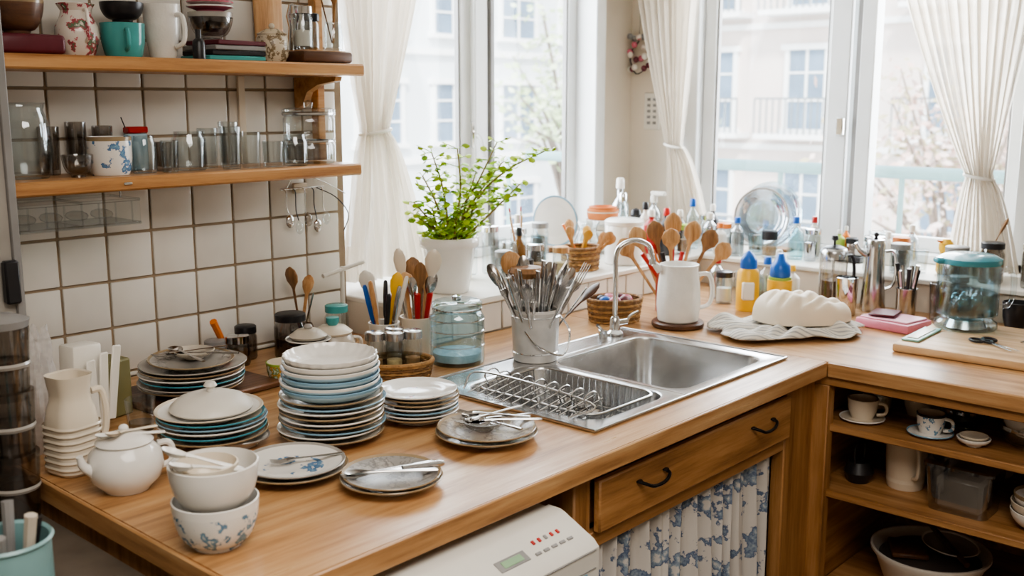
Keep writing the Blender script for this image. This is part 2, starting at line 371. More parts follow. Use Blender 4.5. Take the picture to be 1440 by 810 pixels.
b=B('hanging_ornament'); b.tube([(3.78,2.66,2.0),(3.775,2.665,1.80)],.0012,DARKM,5)
for k in range(22):
    a=k*.9; b.ell((3.765+.01*cos(a*2),2.655+.05*cos(a*1.7),1.75+.07*sin(a*1.3)),(.012,.014,.014),[BURG,FLORP,GRYPL,PINKD,WPL][k%5],8,6)
b.tube(sp([(3.77,2.66,1.80),(3.76,2.70,1.74),(3.765,2.67,1.66),(3.77,2.61,1.70),(3.765,2.60,1.78)],4),.003,DARKM,6)
b.done()
# ================================================================= COUNTERS
CT=.85; SX0,SX1,SY0,SY1=1.68,2.54,1.28,1.83
b=B('kitchen_counter')
z0,z1=.81,CT; E=.0125
b.bb(.778,SX0+E,1.19,2.44,z0,z1,OAK,0); b.bb(SX0+E,SX1-E,1.19,SY0+E,z0,z1,OAK,0); b.bb(SX0+E,SX1-E,SY1-E,2.11,z0,z1,OAK,0)
b.bb(SX0+E,1.96,2.11,2.44,z0,z1,OAK,0); b.bb(SX1-E,2.592,1.19,2.11,z0,z1,OAK,0); b.bb(2.5935,3.43,.15,2.11,z0,z1,OAKY,.0015)
b.bb(.771,2.588,1.182,1.1902,z0-.002,z1+.0003,OAK,.003); b.bb(.770,.7782,1.183,2.44,z0-.002,z1+.0003,OAKY,.003); b.bb(2.586,2.594,.15,1.182,z0-.002,z1+.0003,OAKY,.003)
b.bb(.80,1.54,2.36,2.44,.02,.81,OAKDZ,.003)
b.bb(.79,.82,1.195,2.35,.0,.81,OAKDZ,.003)
b.bb(1.545,1.60,1.225,2.30,.0,.81,OAKDZ,.004); b.bb(1.60,2.50,1.225,1.245,.785,.81,OAKD,.002); b.bb(1.60,2.44,1.225,1.245,.628,.665,OAKD,.002)
b.bb(2.44,2.615,1.222,1.262,0,.81,OAKDZ,.004); b.bb(1.60,2.44,1.9,1.92,.1,.63,OAKD,0)
b.bb(2.585,3.40,1.235,1.262,0,.81,OAKD,.002); b.bb(2.60,2.625,.15,1.235,.782,.81,OAKDY,.002)
b.bb(2.62,3.30,.18,1.232,.647,.667,OAKDY,.003); b.bb(2.62,3.30,.18,1.232,.455,.475,OAKDY,.003); b.bb(2.62,3.30,.18,1.232,.13,.15,OAKDY,.003); b.bb(3.30,3.32,.15,1.235,.0,.81,OAKD,0)
b.bb(2.60,2.64,1.18,1.234,.0,.782,OAKDZ,.003)
b.bb(2.60,3.3,.15,.18,0,.81,OAKD,.002)
b.done()
b=B('kitchen_drawer'); b.bb(1.605,2.435,1.205,1.224,.668,.783,OAKD,.004)
b.bb(1.62,2.42,1.25,1.27,.67,.77,OAKD,.002)
for x in (1.79,2.28):
    b.tube(sp([(x-.05,1.205,.745),(x-.045,1.188,.742),(x-.02,1.182,.732),(x+.02,1.182,.732),(x+.045,1.188,.742),(x+.05,1.205,.745)],4),.004,BLACKM,8)
    for s in (-1,1): b.lathe([(0,0),(.009,0),(.008,.003),(0,.004)],BLACKM,12,(x+s*.05,1.203,.745))
b.done()
SK=MP('floral_cloth','#cdc7c0','#566581',19,.56,.85,'#93a0ab')
b=B('sink_skirt_curtain')
def fsk(u,v):
    x=1.61+.80*u; fold=sin(u*2*pi*13+1.2*sin(u*9))*(.014+.020*v)+.006*sin(u*2*pi*31)
    return (x+.006*sin(v*5+u*20),1.255+fold*.9,.622-.56*v-.012*sin(u*17)*v)
b.grid(fsk,260,16,SK); b.tube([(1.602,1.255,.618),(2.438,1.255,.618)],.005,CHROME,8)
ob=b.done(); sm=ob.modifiers.new('s','SOLIDIFY'); sm.thickness=.002
# dishwasher
b=B('dishwasher')
DX=1.435
b.bb(.86,DX,1.17,1.72,.10,.785,WPL2,.006)
prof=[(1.20,.787),(1.172,.787),(1.16,.783),(1.09,.750),(1.078,.738),(1.078,.668),(1.20,.668)]
b.loft([[(x,y,z) for y,z in prof] for x in (.860,.863,DX-.003,DX)],WPL2,True,True)
b.bb(.866,DX-.006,1.088,1.17,.14,.660,WPL2,.008); b.bb(.88,1.42,1.12,1.68,.0,.10,DARKM,.003)
sl=math.atan2(.033,.07)
def pan(x,y,w,hh,m,d=.003): b.box((x,y,.750+(y-1.09)*.4714),(w,hh,d),m,.0008,rx=sl)
pan(1.24,1.118,.075,.024,GRYPL); pan(1.24,1.118,.05,.015,M('lcd_green','#8fb08a',.3),.005)
for k in range(5): pan(1.31+k*.017,1.132,.006,.009,RED if k!=2 else GRYPL,.006)
for k in range(5): pan(1.30+k*.022,1.110,.014,.006,GRYPL,.006)
for k in range(3): pan(1.02+k*.03,1.12,.012,.012,WPL,.007)
for z_ in (.735,.700): b.box((1.15,1.0775,z_),(.55,.002,.0025),GRYPL,.0005)
b.box((1.37,1.0775,.69),(.06,.002,.012),BLUR,.0005)
b.done()
# ================================================================= SINK
b=B('kitchen_sink')
zt=CT+.006
def basin(x0,x1,y0,y1,ox0,ox1,oy0,oy1,dep):
    cx,cy,w,hh=(x0+x1)/2,(y0+y1)/2,x1-x0,y1-y0; ocx,ocy=(ox0+ox1)/2,(oy0+oy1)/2
    rings=[rr(ocx,ocy,ox1-ox0,oy1-oy0,.004,zt-.005,8),rr(ocx,ocy,ox1-ox0-.004,oy1-oy0-.004,.004,zt,8),rr(cx,cy,w+.016,hh+.016,.058,zt,8),rr(cx,cy,w+.006,hh+.006,.053,zt-.002,8),rr(cx,cy,w,hh,.05,zt-.010,8),
      rr(cx,cy,w-.01,hh-.01,.05,zt-dep+.03,8),rr(cx,cy,w-.025,hh-.025,.05,zt-dep+.008,8),rr(cx,cy,w-.06,hh-.06,.05,zt-dep,8),rr(cx,cy,.06,.06,.0299,zt-dep-.003,8)]
    b.loft(rings,STEELB); b.lathe([(.0295,zt-dep-.003),(.026,zt-dep-.006,CHROME),(.012,zt-dep-.004),(0,zt-dep-.004)],STEEL,24,(cx,cy,0))
basin(1.735,2.02,1.32,1.725,SX0,2.045,SY0,1.75,.15)
basin(2.07,2.49,1.32,1.725,2.045,SX1,SY0,1.75,.17)
b.bb(SX0,SX1,1.75,SY1,zt-.006,zt,STEELB,.001)
b.tube([(SX0,SY0,zt-.001),(SX1,SY0,zt-.001),(SX1,SY1,zt-.001),(SX0,SY1,zt-.001)],.004,STEEL,8,closed=True)
b.done()
b=B('sink_faucet')
b.lathe([(0,0),(.026,0),(.026,.006),(.017,.014),(.014,.05),(.010,.055),(0,.055)],CHROME,24)
b.tube(sp([(0,0,.05),(0,0,.16),(0,0,.235),(.012,-.010,.268),(.045,-.035,.283),(.075,-.06,.268),(.085,-.068,.24),(.087,-.07,.225)],6),.0078,CHROME,14)
b.lathe([(0,0),(.011,0),(.010,.018),(0,.018)],CHROME,16,(.087,-.07,.210))
b.tube([(0,0,.035),(.045,-.01,.035)],.009,CHROME,12); b.tube(sp([(.045,-.01,.035),(.06,-.014,.05),(.09,-.02,.058)],4),.005,CHROME,8)
b.lathe([(0,0),(.014,0),(.014,.022),(0,.025)],CHROME,16,(-.06,0,0)); b.tube([(-.06,0,.02),(-.10,-.01,.045)],.005,CHROME,8)
b.done((2.45,1.795,zt+.0006))
# dish rack sitting down in the left basin
b=B('dish_drying_rack')
x0,x1,y0,y1=1.752,2.004,1.338,1.708; zr=CT+.004; dp=.118
def loop(z,g=0): return [p for p in rr((x0+x1)/2,(y0+y1)/2,x1-x0-g,y1-y0-g,.04,z,5)]
b.tube(loop(zr+.004),.0035,WIRE,8,closed=True); b.tube(loop(zr-.06,.018),.0025,WIRE,6,closed=True); b.tube(loop(zr-dp,.04),.003,WIRE,6,closed=True)
for i in range(19):
    y=y0+.02+(y1-y0-.04)*i/18
    b.tube(sp([(x0+.002,y,zr+.004),(x0+.008,y,zr-.05),(x0+.022,y,zr-dp),(x1-.022,y,zr-dp),(x1-.008,y,zr-.05),(x1-.002,y,zr+.004)],3),.0018,WIRE,5)
for i in range(11):
    x=x0+.03+(x1-x0-.06)*i/10; b.tube([(x,y0+.002,zr+.004),(x,y0+.02,zr-dp),(x,y1-.02,zr-dp),(x,y1-.002,zr+.004)],.0018,WIRE,5)
for i in range(9):
    y=y0+.03+i*.038
    b.tube(sp([(x0+.02,y,zr-dp),(x0+.015,y-.004,zr+.0),(x0-.01,y-.012,zr+.045),(x0+.03,y-.016,zr+.05),(x0+.075,y-.006,zr-.03),(x0+.08,y,zr-dp)],4),.0021,WIRE,5)
b.tube(sp([(x0-.045,y0+.03,zr+.006),(x0-.01,y0+.0,zr+.038),(x0-.01,y1-.04,zr+.05),(x0-.045,y1-.01,zr+.010)],6),.0028,WIRE,6)
for i in range(12):
    y=y0+.03+i*.028; b.tube([(x0-.05,y,zr+.0065),(x0+.06,y-.01,zr+.030)],.0017,WIRE,5)
for i in range(9):
    o=(x0+.08+rnd.uniform(0,.05),y0+.05+i*.03,zr-dp+.010+.004*i)
    if i%2: fork(b,o,(1,rnd.uniform(-.4,.6),.2),.15,CUTL)
    else: spoon(b,o,(1,rnd.uniform(-.4,.6),.2),.14,CUTL)
b.done()
# ================================================================= SHELVES
for nm,zt_ in (('wall_shelf',1.645),('wall_shelf',1.377)):
    b=B(nm); b.bb(.905,1.868 if zt_>1.5 else 1.85,2.225,2.442,zt_-.032,zt_,SHELFW,.005)
    if zt_>1.5:
        b.loft([[(1.785+dx,2.438,zt_-.034),(1.785+dx,2.25,zt_-.034),(1.785+dx,2.255,zt_-.046),(1.785+dx,2.33,zt_-.055),(1.785+dx,2.38,zt_-.075),(1.785+dx,2.40,zt_-.11),(1.785+dx,2.438,zt_-.125)] for dx in (0,.022)],SHELFW,True,True)
        b.bb(1.845,1.872,2.41,2.442,1.378,1.612,SHELFW,.003); b.bb(1.845,1.872,2.41,2.442,1.646,2.45,SHELFW,.003)
        b.bb(1.60,1.62,2.432,2.442,1.378,1.612,CRM,.001)
    else:
        b.box((1.16,2.223,1.362),(.02,.004,.006),CHROME,.001)
    b.done()
b=B('tall_side_unit'); b.bb(.70,.885,2.18,2.44,.852,2.45,GRYC,.004)
b.bb(.872,.889,2.17,2.19,.852,2.45,GRYPL,.002); b.tube([(.80,2.16,1.12),(.80,2.15,1.13),(.80,2.15,1.24),(.80,2.16,1.25)],.008,DARKM,8)
b.box((.862,2.166,1.18),(.030,.022,.09),DARKM,.004); b.box((.80,2.176,1.0),(.16,.008,.02),DWOOD,.002); b.done()
SH=1.377; SU=1.645
def obj(name,x,y,z,fn,rz=0,rot=None):
    b=B(name); fn(b); return b.done((x,y,z+.0006),rz,rot=rot)
# lower shelf items
def f(b):
    b.lathe([(0,0),(.045,0),(.05,.01),(.058,.06),(.053,.12),(.043,.15),(.048,.165),(.046,.166),(.041,.15),(.051,.12),(.055,.06),(.047,.012),(0,.01)],GL,32); handle(b,.053,.03,.14,.02,GL,.006,-1.4)
obj('glass_pitcher',.985,2.34,SH,f)
obj('glass_bowl',1.078,2.29,SH,lambda b:bowl(b,.034,.05,0,GLD))
obj('patterned_ceramic_cup',1.165,2.31,SH,lambda b:cup(b,.050,.088,FLORB,hnd=False,taper=.9,rim=BRNR))
obj('glass_jar',1.25,2.31,SH,lambda b:jar(b,.029,.088,GL))
def f(b): tumbler(b,.022,.075,GL); tumbler(b,.022,.07,GLD,(.01,.047,0))
obj('drinking_glass',1.306,2.29,SH,f)
obj('glass_jar',1.376,2.32,SH,lambda b:jar(b,.042,.095,GL))
for x,y,hh in ((1.447,2.35,.10),(1.470,2.28,.105),(1.515,2.36,.115),(1.535,2.29,.09)): obj('drinking_glass',x,y,SH,lambda b:tumbler(b,.026,hh,GL,tap=.85))
obj('glass_tealight_cup',1.596,2.28,SH,lambda b:(tumbler(b,.029,.065,GL,tap=.9)))
obj('glass_jar',1.662,2.275,SH,lambda b:jar(b,.033,.082,GL,None))
def f(b):
    b.lathe([(0,0),(.066,0),(.07,.008),(.07,.05),(.066,.056),(.066,.064),(.07,.07),(.07,.12),(.066,.128),(0,.128)],GL,36)
    b.lathe([(.068,.128),(.072,.130),(.072,.145),(.06,.15),(0,.15)],GL,36); b.lathe([(.069,.13),(.073,.132),(.073,.137),(.069,.139)],STEEL,36); b.lathe([(0,.15),(.012,.15),(.014,.165),(0,.172)],GL,16)
    b.lathe([(.0665,.057),(.071,.058),(.071,.062),(.0665,.063)],STEEL,36); b.lathe([(0,.01),(.062,.01),(.062,.05),(0,.05)],GLD,30)
obj('glass_storage_canister',1.762,2.345,SH,f)
def f(b): b.box((0,0,.045),(.05,.03,.09),BLUL,.003); b.box((.0,-.002,.099),(.052,.032,.016),RED,.003); b.tube([(-.02,0,.09),(-.035,0,.13)],.0015,DARKM,5)
obj('small_box',1.285,2.41,SH,f)
def f(b):
    for k in range(3): tumbler(b,.024,.11+.01*(k%2),GLD,(k*.065,0,0),.85)
obj('smoked_glass_set',1.07,2.41,SH,f)
# upper shelf
obj('burgundy_tin',.99,2.33,SU,lambda b:b.box((0,0,.022),(.15,.12,.042),BURG,.01,segs=3))
obj('wire_bowl',.985,2.33,SU+.044,lambda b:(bowl(b,.058,.078,0,DWOOD,rim=BRNR,inn=BRNR)))
def f(b):
    b.lathe([(0,.002),(.032,0),(.036,.004),(.048,.04),(.046,.065),(.034,.09),(.032,.10),(.041,.115),(.039,.116),(.03,.10),(.032,.09),(.044,.06),(0,.01)],FLORP,32); handle(b,.043,.03,.10,.016,FLORP,.004,-1.6)
obj('floral_ceramic_jug',1.118,2.33,SU,f)
obj('turquoise_mug',1.222,2.32,SU,lambda b:cup(b,.050,.078,TEAL,a=-1.9,taper=.85,inn=CRM))
obj('dark_stoneware_bowl',1.226,2.325,SU+.080,lambda b:bowl(b,.049,.045,0,DARKM))
obj('tall_ceramic_mug',1.328,2.33,SU,lambda b:cup(b,.044,.128,SPECK,a=-1.2,taper=.72,th=.006))
obj('small_black_tin',1.388,2.27,SU,lambda b:b.lathe([(0,0),(.015,0),(.015,.04),(.013,.045),(.007,.05),(.007,.07),(0,.07)],DARKM,20))
def f(b):
    for k,(m_,w) in enumerate(((TEAL,.165),(DARKM,.16),(GRYPL,.155),(BURG,.15))): b.box((.003*k,.0,.006+.0125*k),(w,.13,.0115),m_,.002,rz=.03*k)
obj('book_stack',1.497,2.335,SU,f,.02)
def f(b):
    bowl(b,.055,.065,0,GLD,rim=GRYC); bowl(b,.045,.04,.02,DARKM)
    for k in range(8): plate(b,.058-.001*k,.066+.0105*k,[PINKD,WHT,PINK,CRM][k%4],rim=[WHT,PINKD][k%2],h=.014)
obj('pink_plate_stack',1.465,2.335,SU+.052,f)
MOT=MP('cream_motif','#cfc3ad','#7e6c50',60,.54,.3)
def f(b):
    b.lathe([(0,0),(.033,0),(.042,.02),(.041,.06),(.037,.068),(.039,.072),(.015,.085),(0,.086)],MOT,28); b.ell((0,0,.092),(.008,.008,.008),CRM,12,6)
obj('cream_sugar_bowl',1.628,2.31,SU,f)
def f(b): b.box((0,0,.016),(.165,.14,.03),DWOOD,.008,segs=2); b.box((0,0,.0315),(.14,.11,.004),SHELFW,.002)
obj('wooden_tray',1.762,2.315,SU,f)
def f(b):
    jar(b,.027,.10,GL,CHROME,WPL,.5); jar(b,.022,.085,GL,DARKM,SPICE,.5,(.05,.03,0)); jar(b,.025,.075,GL,None,None,.5,(.085,-.02,0)); b.lathe([(0,0),(.018,0),(.012,.06),(.018,.09),(.010,.12),(0,.125)],CHROME,20,(.012,.058,0))
    wspoon(b,(.085,-.02,.02),(.15,.1,1),.15,SPW,.02); wspoon(b,(.085,-.015,.02),(-.2,.1,1),.17,SPW2,.02)
obj('spice_shaker_set',1.715,2.295,SU+.0345,f)
def f(b): b.box((0,0,.15),(.09,.012,.28),SPW,.012,segs=3); b.box((0,0,.32),(.03,.012,.10),SPW,.008,segs=2)
obj('cutting_board',1.70,2.422,SU,f,rot=(radians(-2),0,0))
def f(b):
    for z in (0,.055):
        for y in (0,.14): b.tube([(-.14,y,z),(.14,y,z)],.004,GL,6)
        for x in (-.14,0,.14): b.tube([(x,0,z),(x,.14,z)],.003,GL,6)
    b.box((0,.07,.0),(.28,.14,.004),GL,.001); b.box((0,.0,.028),(.28,.004,.05),GL,.001)
    for x in (-.13,.13): b.tube([(x,.07,.055),(x,.07,.078)],.003,CHROME,6)
    for k in range(7): b.tube([(-.12+k*.04,.0,.004),(-.12+k*.04,.0,.052)],.0022,GL,6)
    for k in range(4): b.ell((-.1+k*.06,.07,.020),(.022,.04,.012),GL,12,6)
obj('hanging_glass_rack',1.07,2.27,1.265,f)
def f(b):
    b.tube([(-.07,0,.08),(.08,0,.08)],.003,WIRE,8); b.box((0,.005,.08),(.05,.01,.03),CRM,.003)
    for k in range(5):
        x=-.06+k*.032; b.tube(sp([(x,0,.08),(x,-.012,.07),(x,-.012,.03-.01*(k%3)),(x+.006,-.015,.01-.02*(k%2))],4),.0016,[WIRE,DARKM][k%2],6)
        b.ell((x+.006,-.018,-.01-.02*(k%2)),(.014,.008,.02),[CHROME,GL,GLD][k%3],10,6)
    b.tube(sp([(.05,0,.08),(.10,-.03,.05),(.13,-.05,.0),(.12,-.04,-.05)],5),.0016,DARKM,6)
    b.tube(sp([(-.05,0,.08),(-.03,-.02,.12),(.05,-.03,.10),(.12,-.05,.06)],5),.0015,WIRE,6)
obj('utensil_hook_rail',1.79,2.430,1.22,f)
# ================================================================= NEAR LEFT COUNTER
Z=CT
def f(b):
    b.lathe([(0,0),(.040,0),(.044,.006),(.060,.022),(.067,.045),(.063,.070),(.050,.084),(.047,.088),(.045,.085),(0,.083)],WHT,36)
    b.lathe([(.049,.088),(.051,.091),(.046,.097),(.03,.104),(.012,.108),(.010,.112),(0,.112)],WHT,32); b.ell((0,0,.115),(.009,.009,.007),WHT,12,6)
    handle(b,.06,.03,.076,.025,WHT,.006,-.55); b.tube(sp([(-.055,.02,.045),(-.070,.028,.06),(-.076,.03,.08)],4),[.011,.010,.009,.009,.008,.008,.007,.006,.006],WHT,10)
    spoon(b,(.05,-.05,.100),(-1,.75,.12),.12,WHT,.014); spoon(b,(.06,-.02,.104),(-1,.1,.14),.11,CRM,.014)
obj('lidded_sugar_bowl',.858,1.722,Z,f,.3)
def f(b):
    bowl(b,.068,.078,0,FLORB2,rim=WHT,inn=WHT,foot=.55)
    bowl(b,.070,.076,.062,WHT,rim=WHT,inn=WHT,foot=.55)
    b.lathe([(.0545,.083),(.0665,.110),(.067,.113),(.0667,.114)],FLORB,36)
    bowl(b,.050,.05,.085,CRM,inn=CRM,c=(-.006,.012))
    for d,L in (((-.75,.55,.35),.13),((-1,.25,.3),.12)): spoon(b,(.035,-.03,.122),d,L,WHT,.016,.34,th=.004,dep=.009)
obj('porcelain_bowl_stack',.835,1.388,Z,f)
def f(b):
    plate(b,.104,0,GRYC,BRNR); plate(b,.098,.009,WHT,GRYC,FLORB,tilt=.01)
    fork(b,(.09,-.04,.028),(-1,.55,.0),.14,CUTL)
obj('blue_flower_plate',1.105,1.555,Z,f)
SLATE=MP('slate_pattern_glaze','#918d88','#6d6a67',30,.5,.3,'#a9a39c'); UMB=MP('umber_glaze','#948777','#6f6456',26,.5,.25,'#a99b8a'); GG=MP('grey_glaze','#a8a39c','#7c7874',22,.52,.25,'#bab4ac')
def f(b):
    plate(b,.095,0,WHT,BRNR,GRYC); plate(b,.092,.008,SLATE,BRNR,SLATE,tilt=.02)
    spoon(b,(.06,-.06,.030),(-.9,.75,.02),.17,CUTL,.018); fork(b,(.085,-.02,.030),(-1,.35,.01),.18,CUTL); knife(b,(.09,-.045,.031),(-1,.5,.0),.19,CUTL,CUTL)
obj('grey_plate',1.19,1.372,Z,f)
def stack(b,n,R,dz,mats,rims,top=None,jit=.004,h=.02):
    z=0
    for k in range(n):
        plate(b,R*rnd.uniform(.96,1.0),z,mats[k%len(mats)],rims[k%len(rims)],top if k==n-1 else None,h,(rnd.uniform(-jit,jit),rnd.uniform(-jit,jit)),rnd.uniform(0,.012),rnd.uniform(0,6)); z+=dz
    return z
def f(b):
    plate(b,.06,0,WHT,GRYC,c=(.03,-.055)); 
    T0=b.T.copy(); b.T=Matrix.Translation((0,0,.009)); z=stack(b,6,.113,.0095,[WHT,CRM,WHT],[BRNR,TEALR,WHT,BLUR,TEALR,CRM]); b.T=T0; z+=.012
    b.lathe([(.080,z+.004),(.084,z+.008),(.082,z+.014),(.066,z+.028),(.04,z+.037),(.018,z+.040),(0,z+.041)],WPL,36)
    b.lathe([(0,z+.040),(.008,z+.041),(.007,z+.048),(.014,z+.053),(.010,z+.060),(0,z+.062)],WPL,20)
obj('tureen_plate_stack',1.105,1.832,Z,f)
def f(b):
    z=stack(b,9,.113,.0098,[WHT,CRM,WHT,CRM2],[BRNR,WHT,BLUR,BRNR,WHT],jit=.004)
    for k in range(3): bowl(b,.106-.002*k,.03,z,BLUL,rim=[BLUR,WHT][k%2],inn=BLUL,foot=.55,c=(rnd.uniform(-.003,.003),0)); z+=.012
    for k in range(3): bowl(b,.103-.003*k,.034,z,[BLUL,WHT,WHT][k],rim=WHT,foot=.5,fn=(lambda a,zz:1+.014*cos(a*24)) if k==2 else None,seg=96 if k==2 else 36); z+=.012
obj('plate_stack',1.292,1.675,Z,f)
obj('small_plate_stack',1.495,1.63,Z,lambda b:stack(b,7,.092,.0088,[WHT,CRM,WHT],[BRNR,WHT,BLUR,WHT,BRNR],FLORO))
def f(b):
    plate(b,.108,0,WHT,BRNR); plate(b,.104,.010,UMB,BRNR,UMB,tilt=.012)
    bowl(b,.042,.022,.016,GLD,c=(.0,.01)); spoon(b,(.09,-.075,.038),(-.8,.75,.02),.16,CUTL,.022); spoon(b,(.02,-.08,.034),(-.05,1,.02),.16,CUTL,.021); fork(b,(.13,.02,.04),(-1,.1,.0),.18,CUTL); spoon(b,(.11,-.03,.036),(-1,.5,.03),.14,CUTL,.02); fork(b,(.08,-.05,.041),(-.5,1,.0),.16,CUTL)
obj('serving_plate_with_cutlery',1.50,1.425,Z,f)
obj('wooden_serving_board',1.28,2.19,Z,lambda b:b.box((0,0,.008),(.34,.24,.016),DWOOD,.004),.05)
def f(b):
    z=stack(b,6,.125,.010,[WHT,CRM2,GRYC],[BRNR,GRYC,TEALR,WHT],GG); plate(b,.10,z,GG,BRNR,GRYC,tilt=.04)
    spoon(b,(.08,-.08,z+.03),(-.8,.8,.03),.17,CUTL,.02); spoon(b,(-.02,-.09,z+.03),(.1,1,.03),.17,CUTL,.02); fork(b,(.1,0,z+.032),(-1,.25,0),.18,CUTL); bowl(b,.05,.02,z+.012,CRM2,c=(.02,.02))
obj('dinner_plate_stack',1.255,2.16,Z+.017,f)
obj('drinking_glass',1.03,1.985,Z,lambda b:(tumbler(b,.032,.08,GL),b.lathe([(0,.012),(.024,.012),(.026,.03),(0,.03)],GLD,20)))
obj('green_pattern_cup',1.49,2.12,Z,lambda b:cup(b,.045,.05,FLORG,hnd=False,taper=.8,rim=GRN,inn=CRM))
def f(b):
    jar(b,.032,.07,GLD,CHROME,SPICE); jar(b,.028,.065,GL,GRYPL,SPICE,.6,(-.062,.01,0)); jar(b,.03,.08,GLD,DARKM,None,.6,(.055,.045,0)); b.tube([(-.02,.03,.05),(-.07,.0,.13)],[.008,.010],ORG,8)
obj('condiment_jar_group',1.50,2.34,Z,f)
def f(b):
    bowl(b,.055,.05,0,DARKM,foot=.6); bowl(b,.055,.05,.018,DWOOD,foot=.6); plate(b,.06,.072,GRYC,WHT,h=.01)
    b.lathe([(0,.08),(.045,.083),(.05,.09),(.03,.105),(0,.11)],CRM2,28); b.ell((0,0,.113),(.012,.012,.008),GRYC,12,6)
obj('stacked_dark_bowls',1.605,2.17,Z,f)
obj('black_jar',1.65,2.31,Z,lambda b:(jar(b,.045,.11,GLD,DARKM,DWOOD,.5)))
def f(b):
    b.lathe([(0,0),(.045,0),(.06,.02),(.062,.045),(.05,.065),(.048,.068),(0,.068)],CRM2,32); b.lathe([(.052,.068),(.054,.073),(.035,.088),(0,.092)],CRM,32); b.lathe([(.012,.09),(.018,.10),(.018,.112),(0,.115)],TEAL,16)
    handle(b,.058,.02,.055,.018,CRM2,.005,-.7)
obj('lidded_ceramic_pot',1.725,2.22,Z,f)
def f(b):
    b.lathe([(0,0),(.03,0),(.034,.06),(.03,.07),(.027,.07),(0,.02)],DWOOD,24); wspoon(b,(0,0,.02),(-.15,0,1),.22,SPW2,.028); wspoon(b,(0,.01,.02),(.3,.1,1),.19,SPW,.02); b.tube([(0,0,.02),(.03,-.02,.16)],.003,CUTL,6)
obj('wooden_utensil_cup',1.735,2.375,Z,f)
obj('teal_lid_jar',1.81,2.31,Z,lambda b:jar(b,.034,.11,GL,TEAL,PASTA,.4))
def f(b):
    woven(b,.085,.062,.045,WICK,WICKD,7,20)
    for k,(x,y,m_) in enumerate(((-.05,-.012,SPICE),(-.002,-.018,PASTA),(.045,.0,SPICE),(.0,.032,PASTA))): jar(b,.024,.105,GL,STEELB,m_,.45,(x,y,.008),.88)
obj('spice_jar_basket',1.69,1.925,Z,f,-.7)
def crock(b,r,h,m):
    b.lathe([(0,0),(r*.9,0),(r*.94,.004),(r,h*.92),(r*1.05,h*.97),(r*1.05,h),(r*.93,h),(r*.86,.02),(0,.02)],m,30)
def f(b):
    crock(b,.046,.11,CRM)
    for k in range(6):
        a=k*1.05; wspoon(b,(.015*cos(a),.015*sin(a),.03),(.14*cos(a),.14*sin(a),1),.21+.03*(k%3),[SPW,SPW2,CRM][k%3],.018+.006*(k%2),up=(.7,.7,0))
    for k in range(6):
        a=k*1.1+.4; spoon(b,(.02*cos(a),.02*sin(a),.03),(.16*cos(a),.16*sin(a),1),.20,CUTL,.016,up=(.7,.7,0))
    for a in (4.0,4.9): b.tube([(.02*cos(a),.02*sin(a),.05),(.045*cos(a),.045*sin(a),.18)],[.006,.009],RED,8)
obj('wooden_spoon_crock',1.900,2.068,Z,f)
def f(b):
    crock(b,.040,.11,WPL)
    for k in range(10):
        a=k*.7; m_=[RED,DARKM,WPL,RED,BLU,SPW,DARKM,CUTL,WPL,RED][k]; d=Vector((cos(a)*(.17+.05*(k%3)),sin(a)*.24,1)).normalized(); o=Vector((.012*cos(a),.012*sin(a),.03)); L=.17+.02*(k%3)
        b.tube([o,o+d*L*.45,o+d*L*.5,o+d*L*.75,o+d*L*.97,o+d*L],[.004,.004,.007,.008,.007,.004],m_,10,(1,.6))
    wspoon(b,(0,0,.03),(-.2,.1,1),.23,WPL,.022,up=(.7,.7,0)); wspoon(b,(0,0,.03),(.12,-.15,1),.22,YEL,.018,up=(.7,.7,0))
obj('knife_handle_crock',1.785,2.075,Z,f)
def f(b): b.tube([(-.05,0,0),(-.05,0,.22)],.006,WPL,8); b.tube([(-.12,0,.2),(.03,0,.225)],.007,WPL,8); b.lathe([(0,0),(.03,0),(.026,.006),(.008,.01),(0,.01)],WPL,24,(-.05,0,0))
obj('towel_stand',1.925,2.36,Z,f)
def f(b):
    b.lathe([(0,.002),(.07,0),(.074,.008),(.074,.125),(.066,.14),(.062,.145),(.059,.145),(.063,.138),(.071,.124),(.071,.01),(0,.008)],GLB,36)
    b.lathe([(0,.010),(.066,.010),(.066,.03),(0,.032)],M('pale_blue_powder','#b9cdd3',.7,var=.15,ns=40),30)
    b.lathe([(.064,.142),(.068,.146),(.068,.165),(.06,.17),(0,.17)],GLB,36); b.tube([(.066*cos(2*pi*i/30),.066*sin(2*pi*i/30),.15) for i in range(30)],.003,CHROME,6,closed=True)
    b.lathe([(0,.17),(.012,.17),(.014,.182),(0,.186)],CHROME,16)
    for z in (.05,.09,.12): b.lathe([(.074,z),(.0755,z+.002),(.074,z+.004)],GLW,36)
obj('glass_canister',1.918,1.930,Z,f)
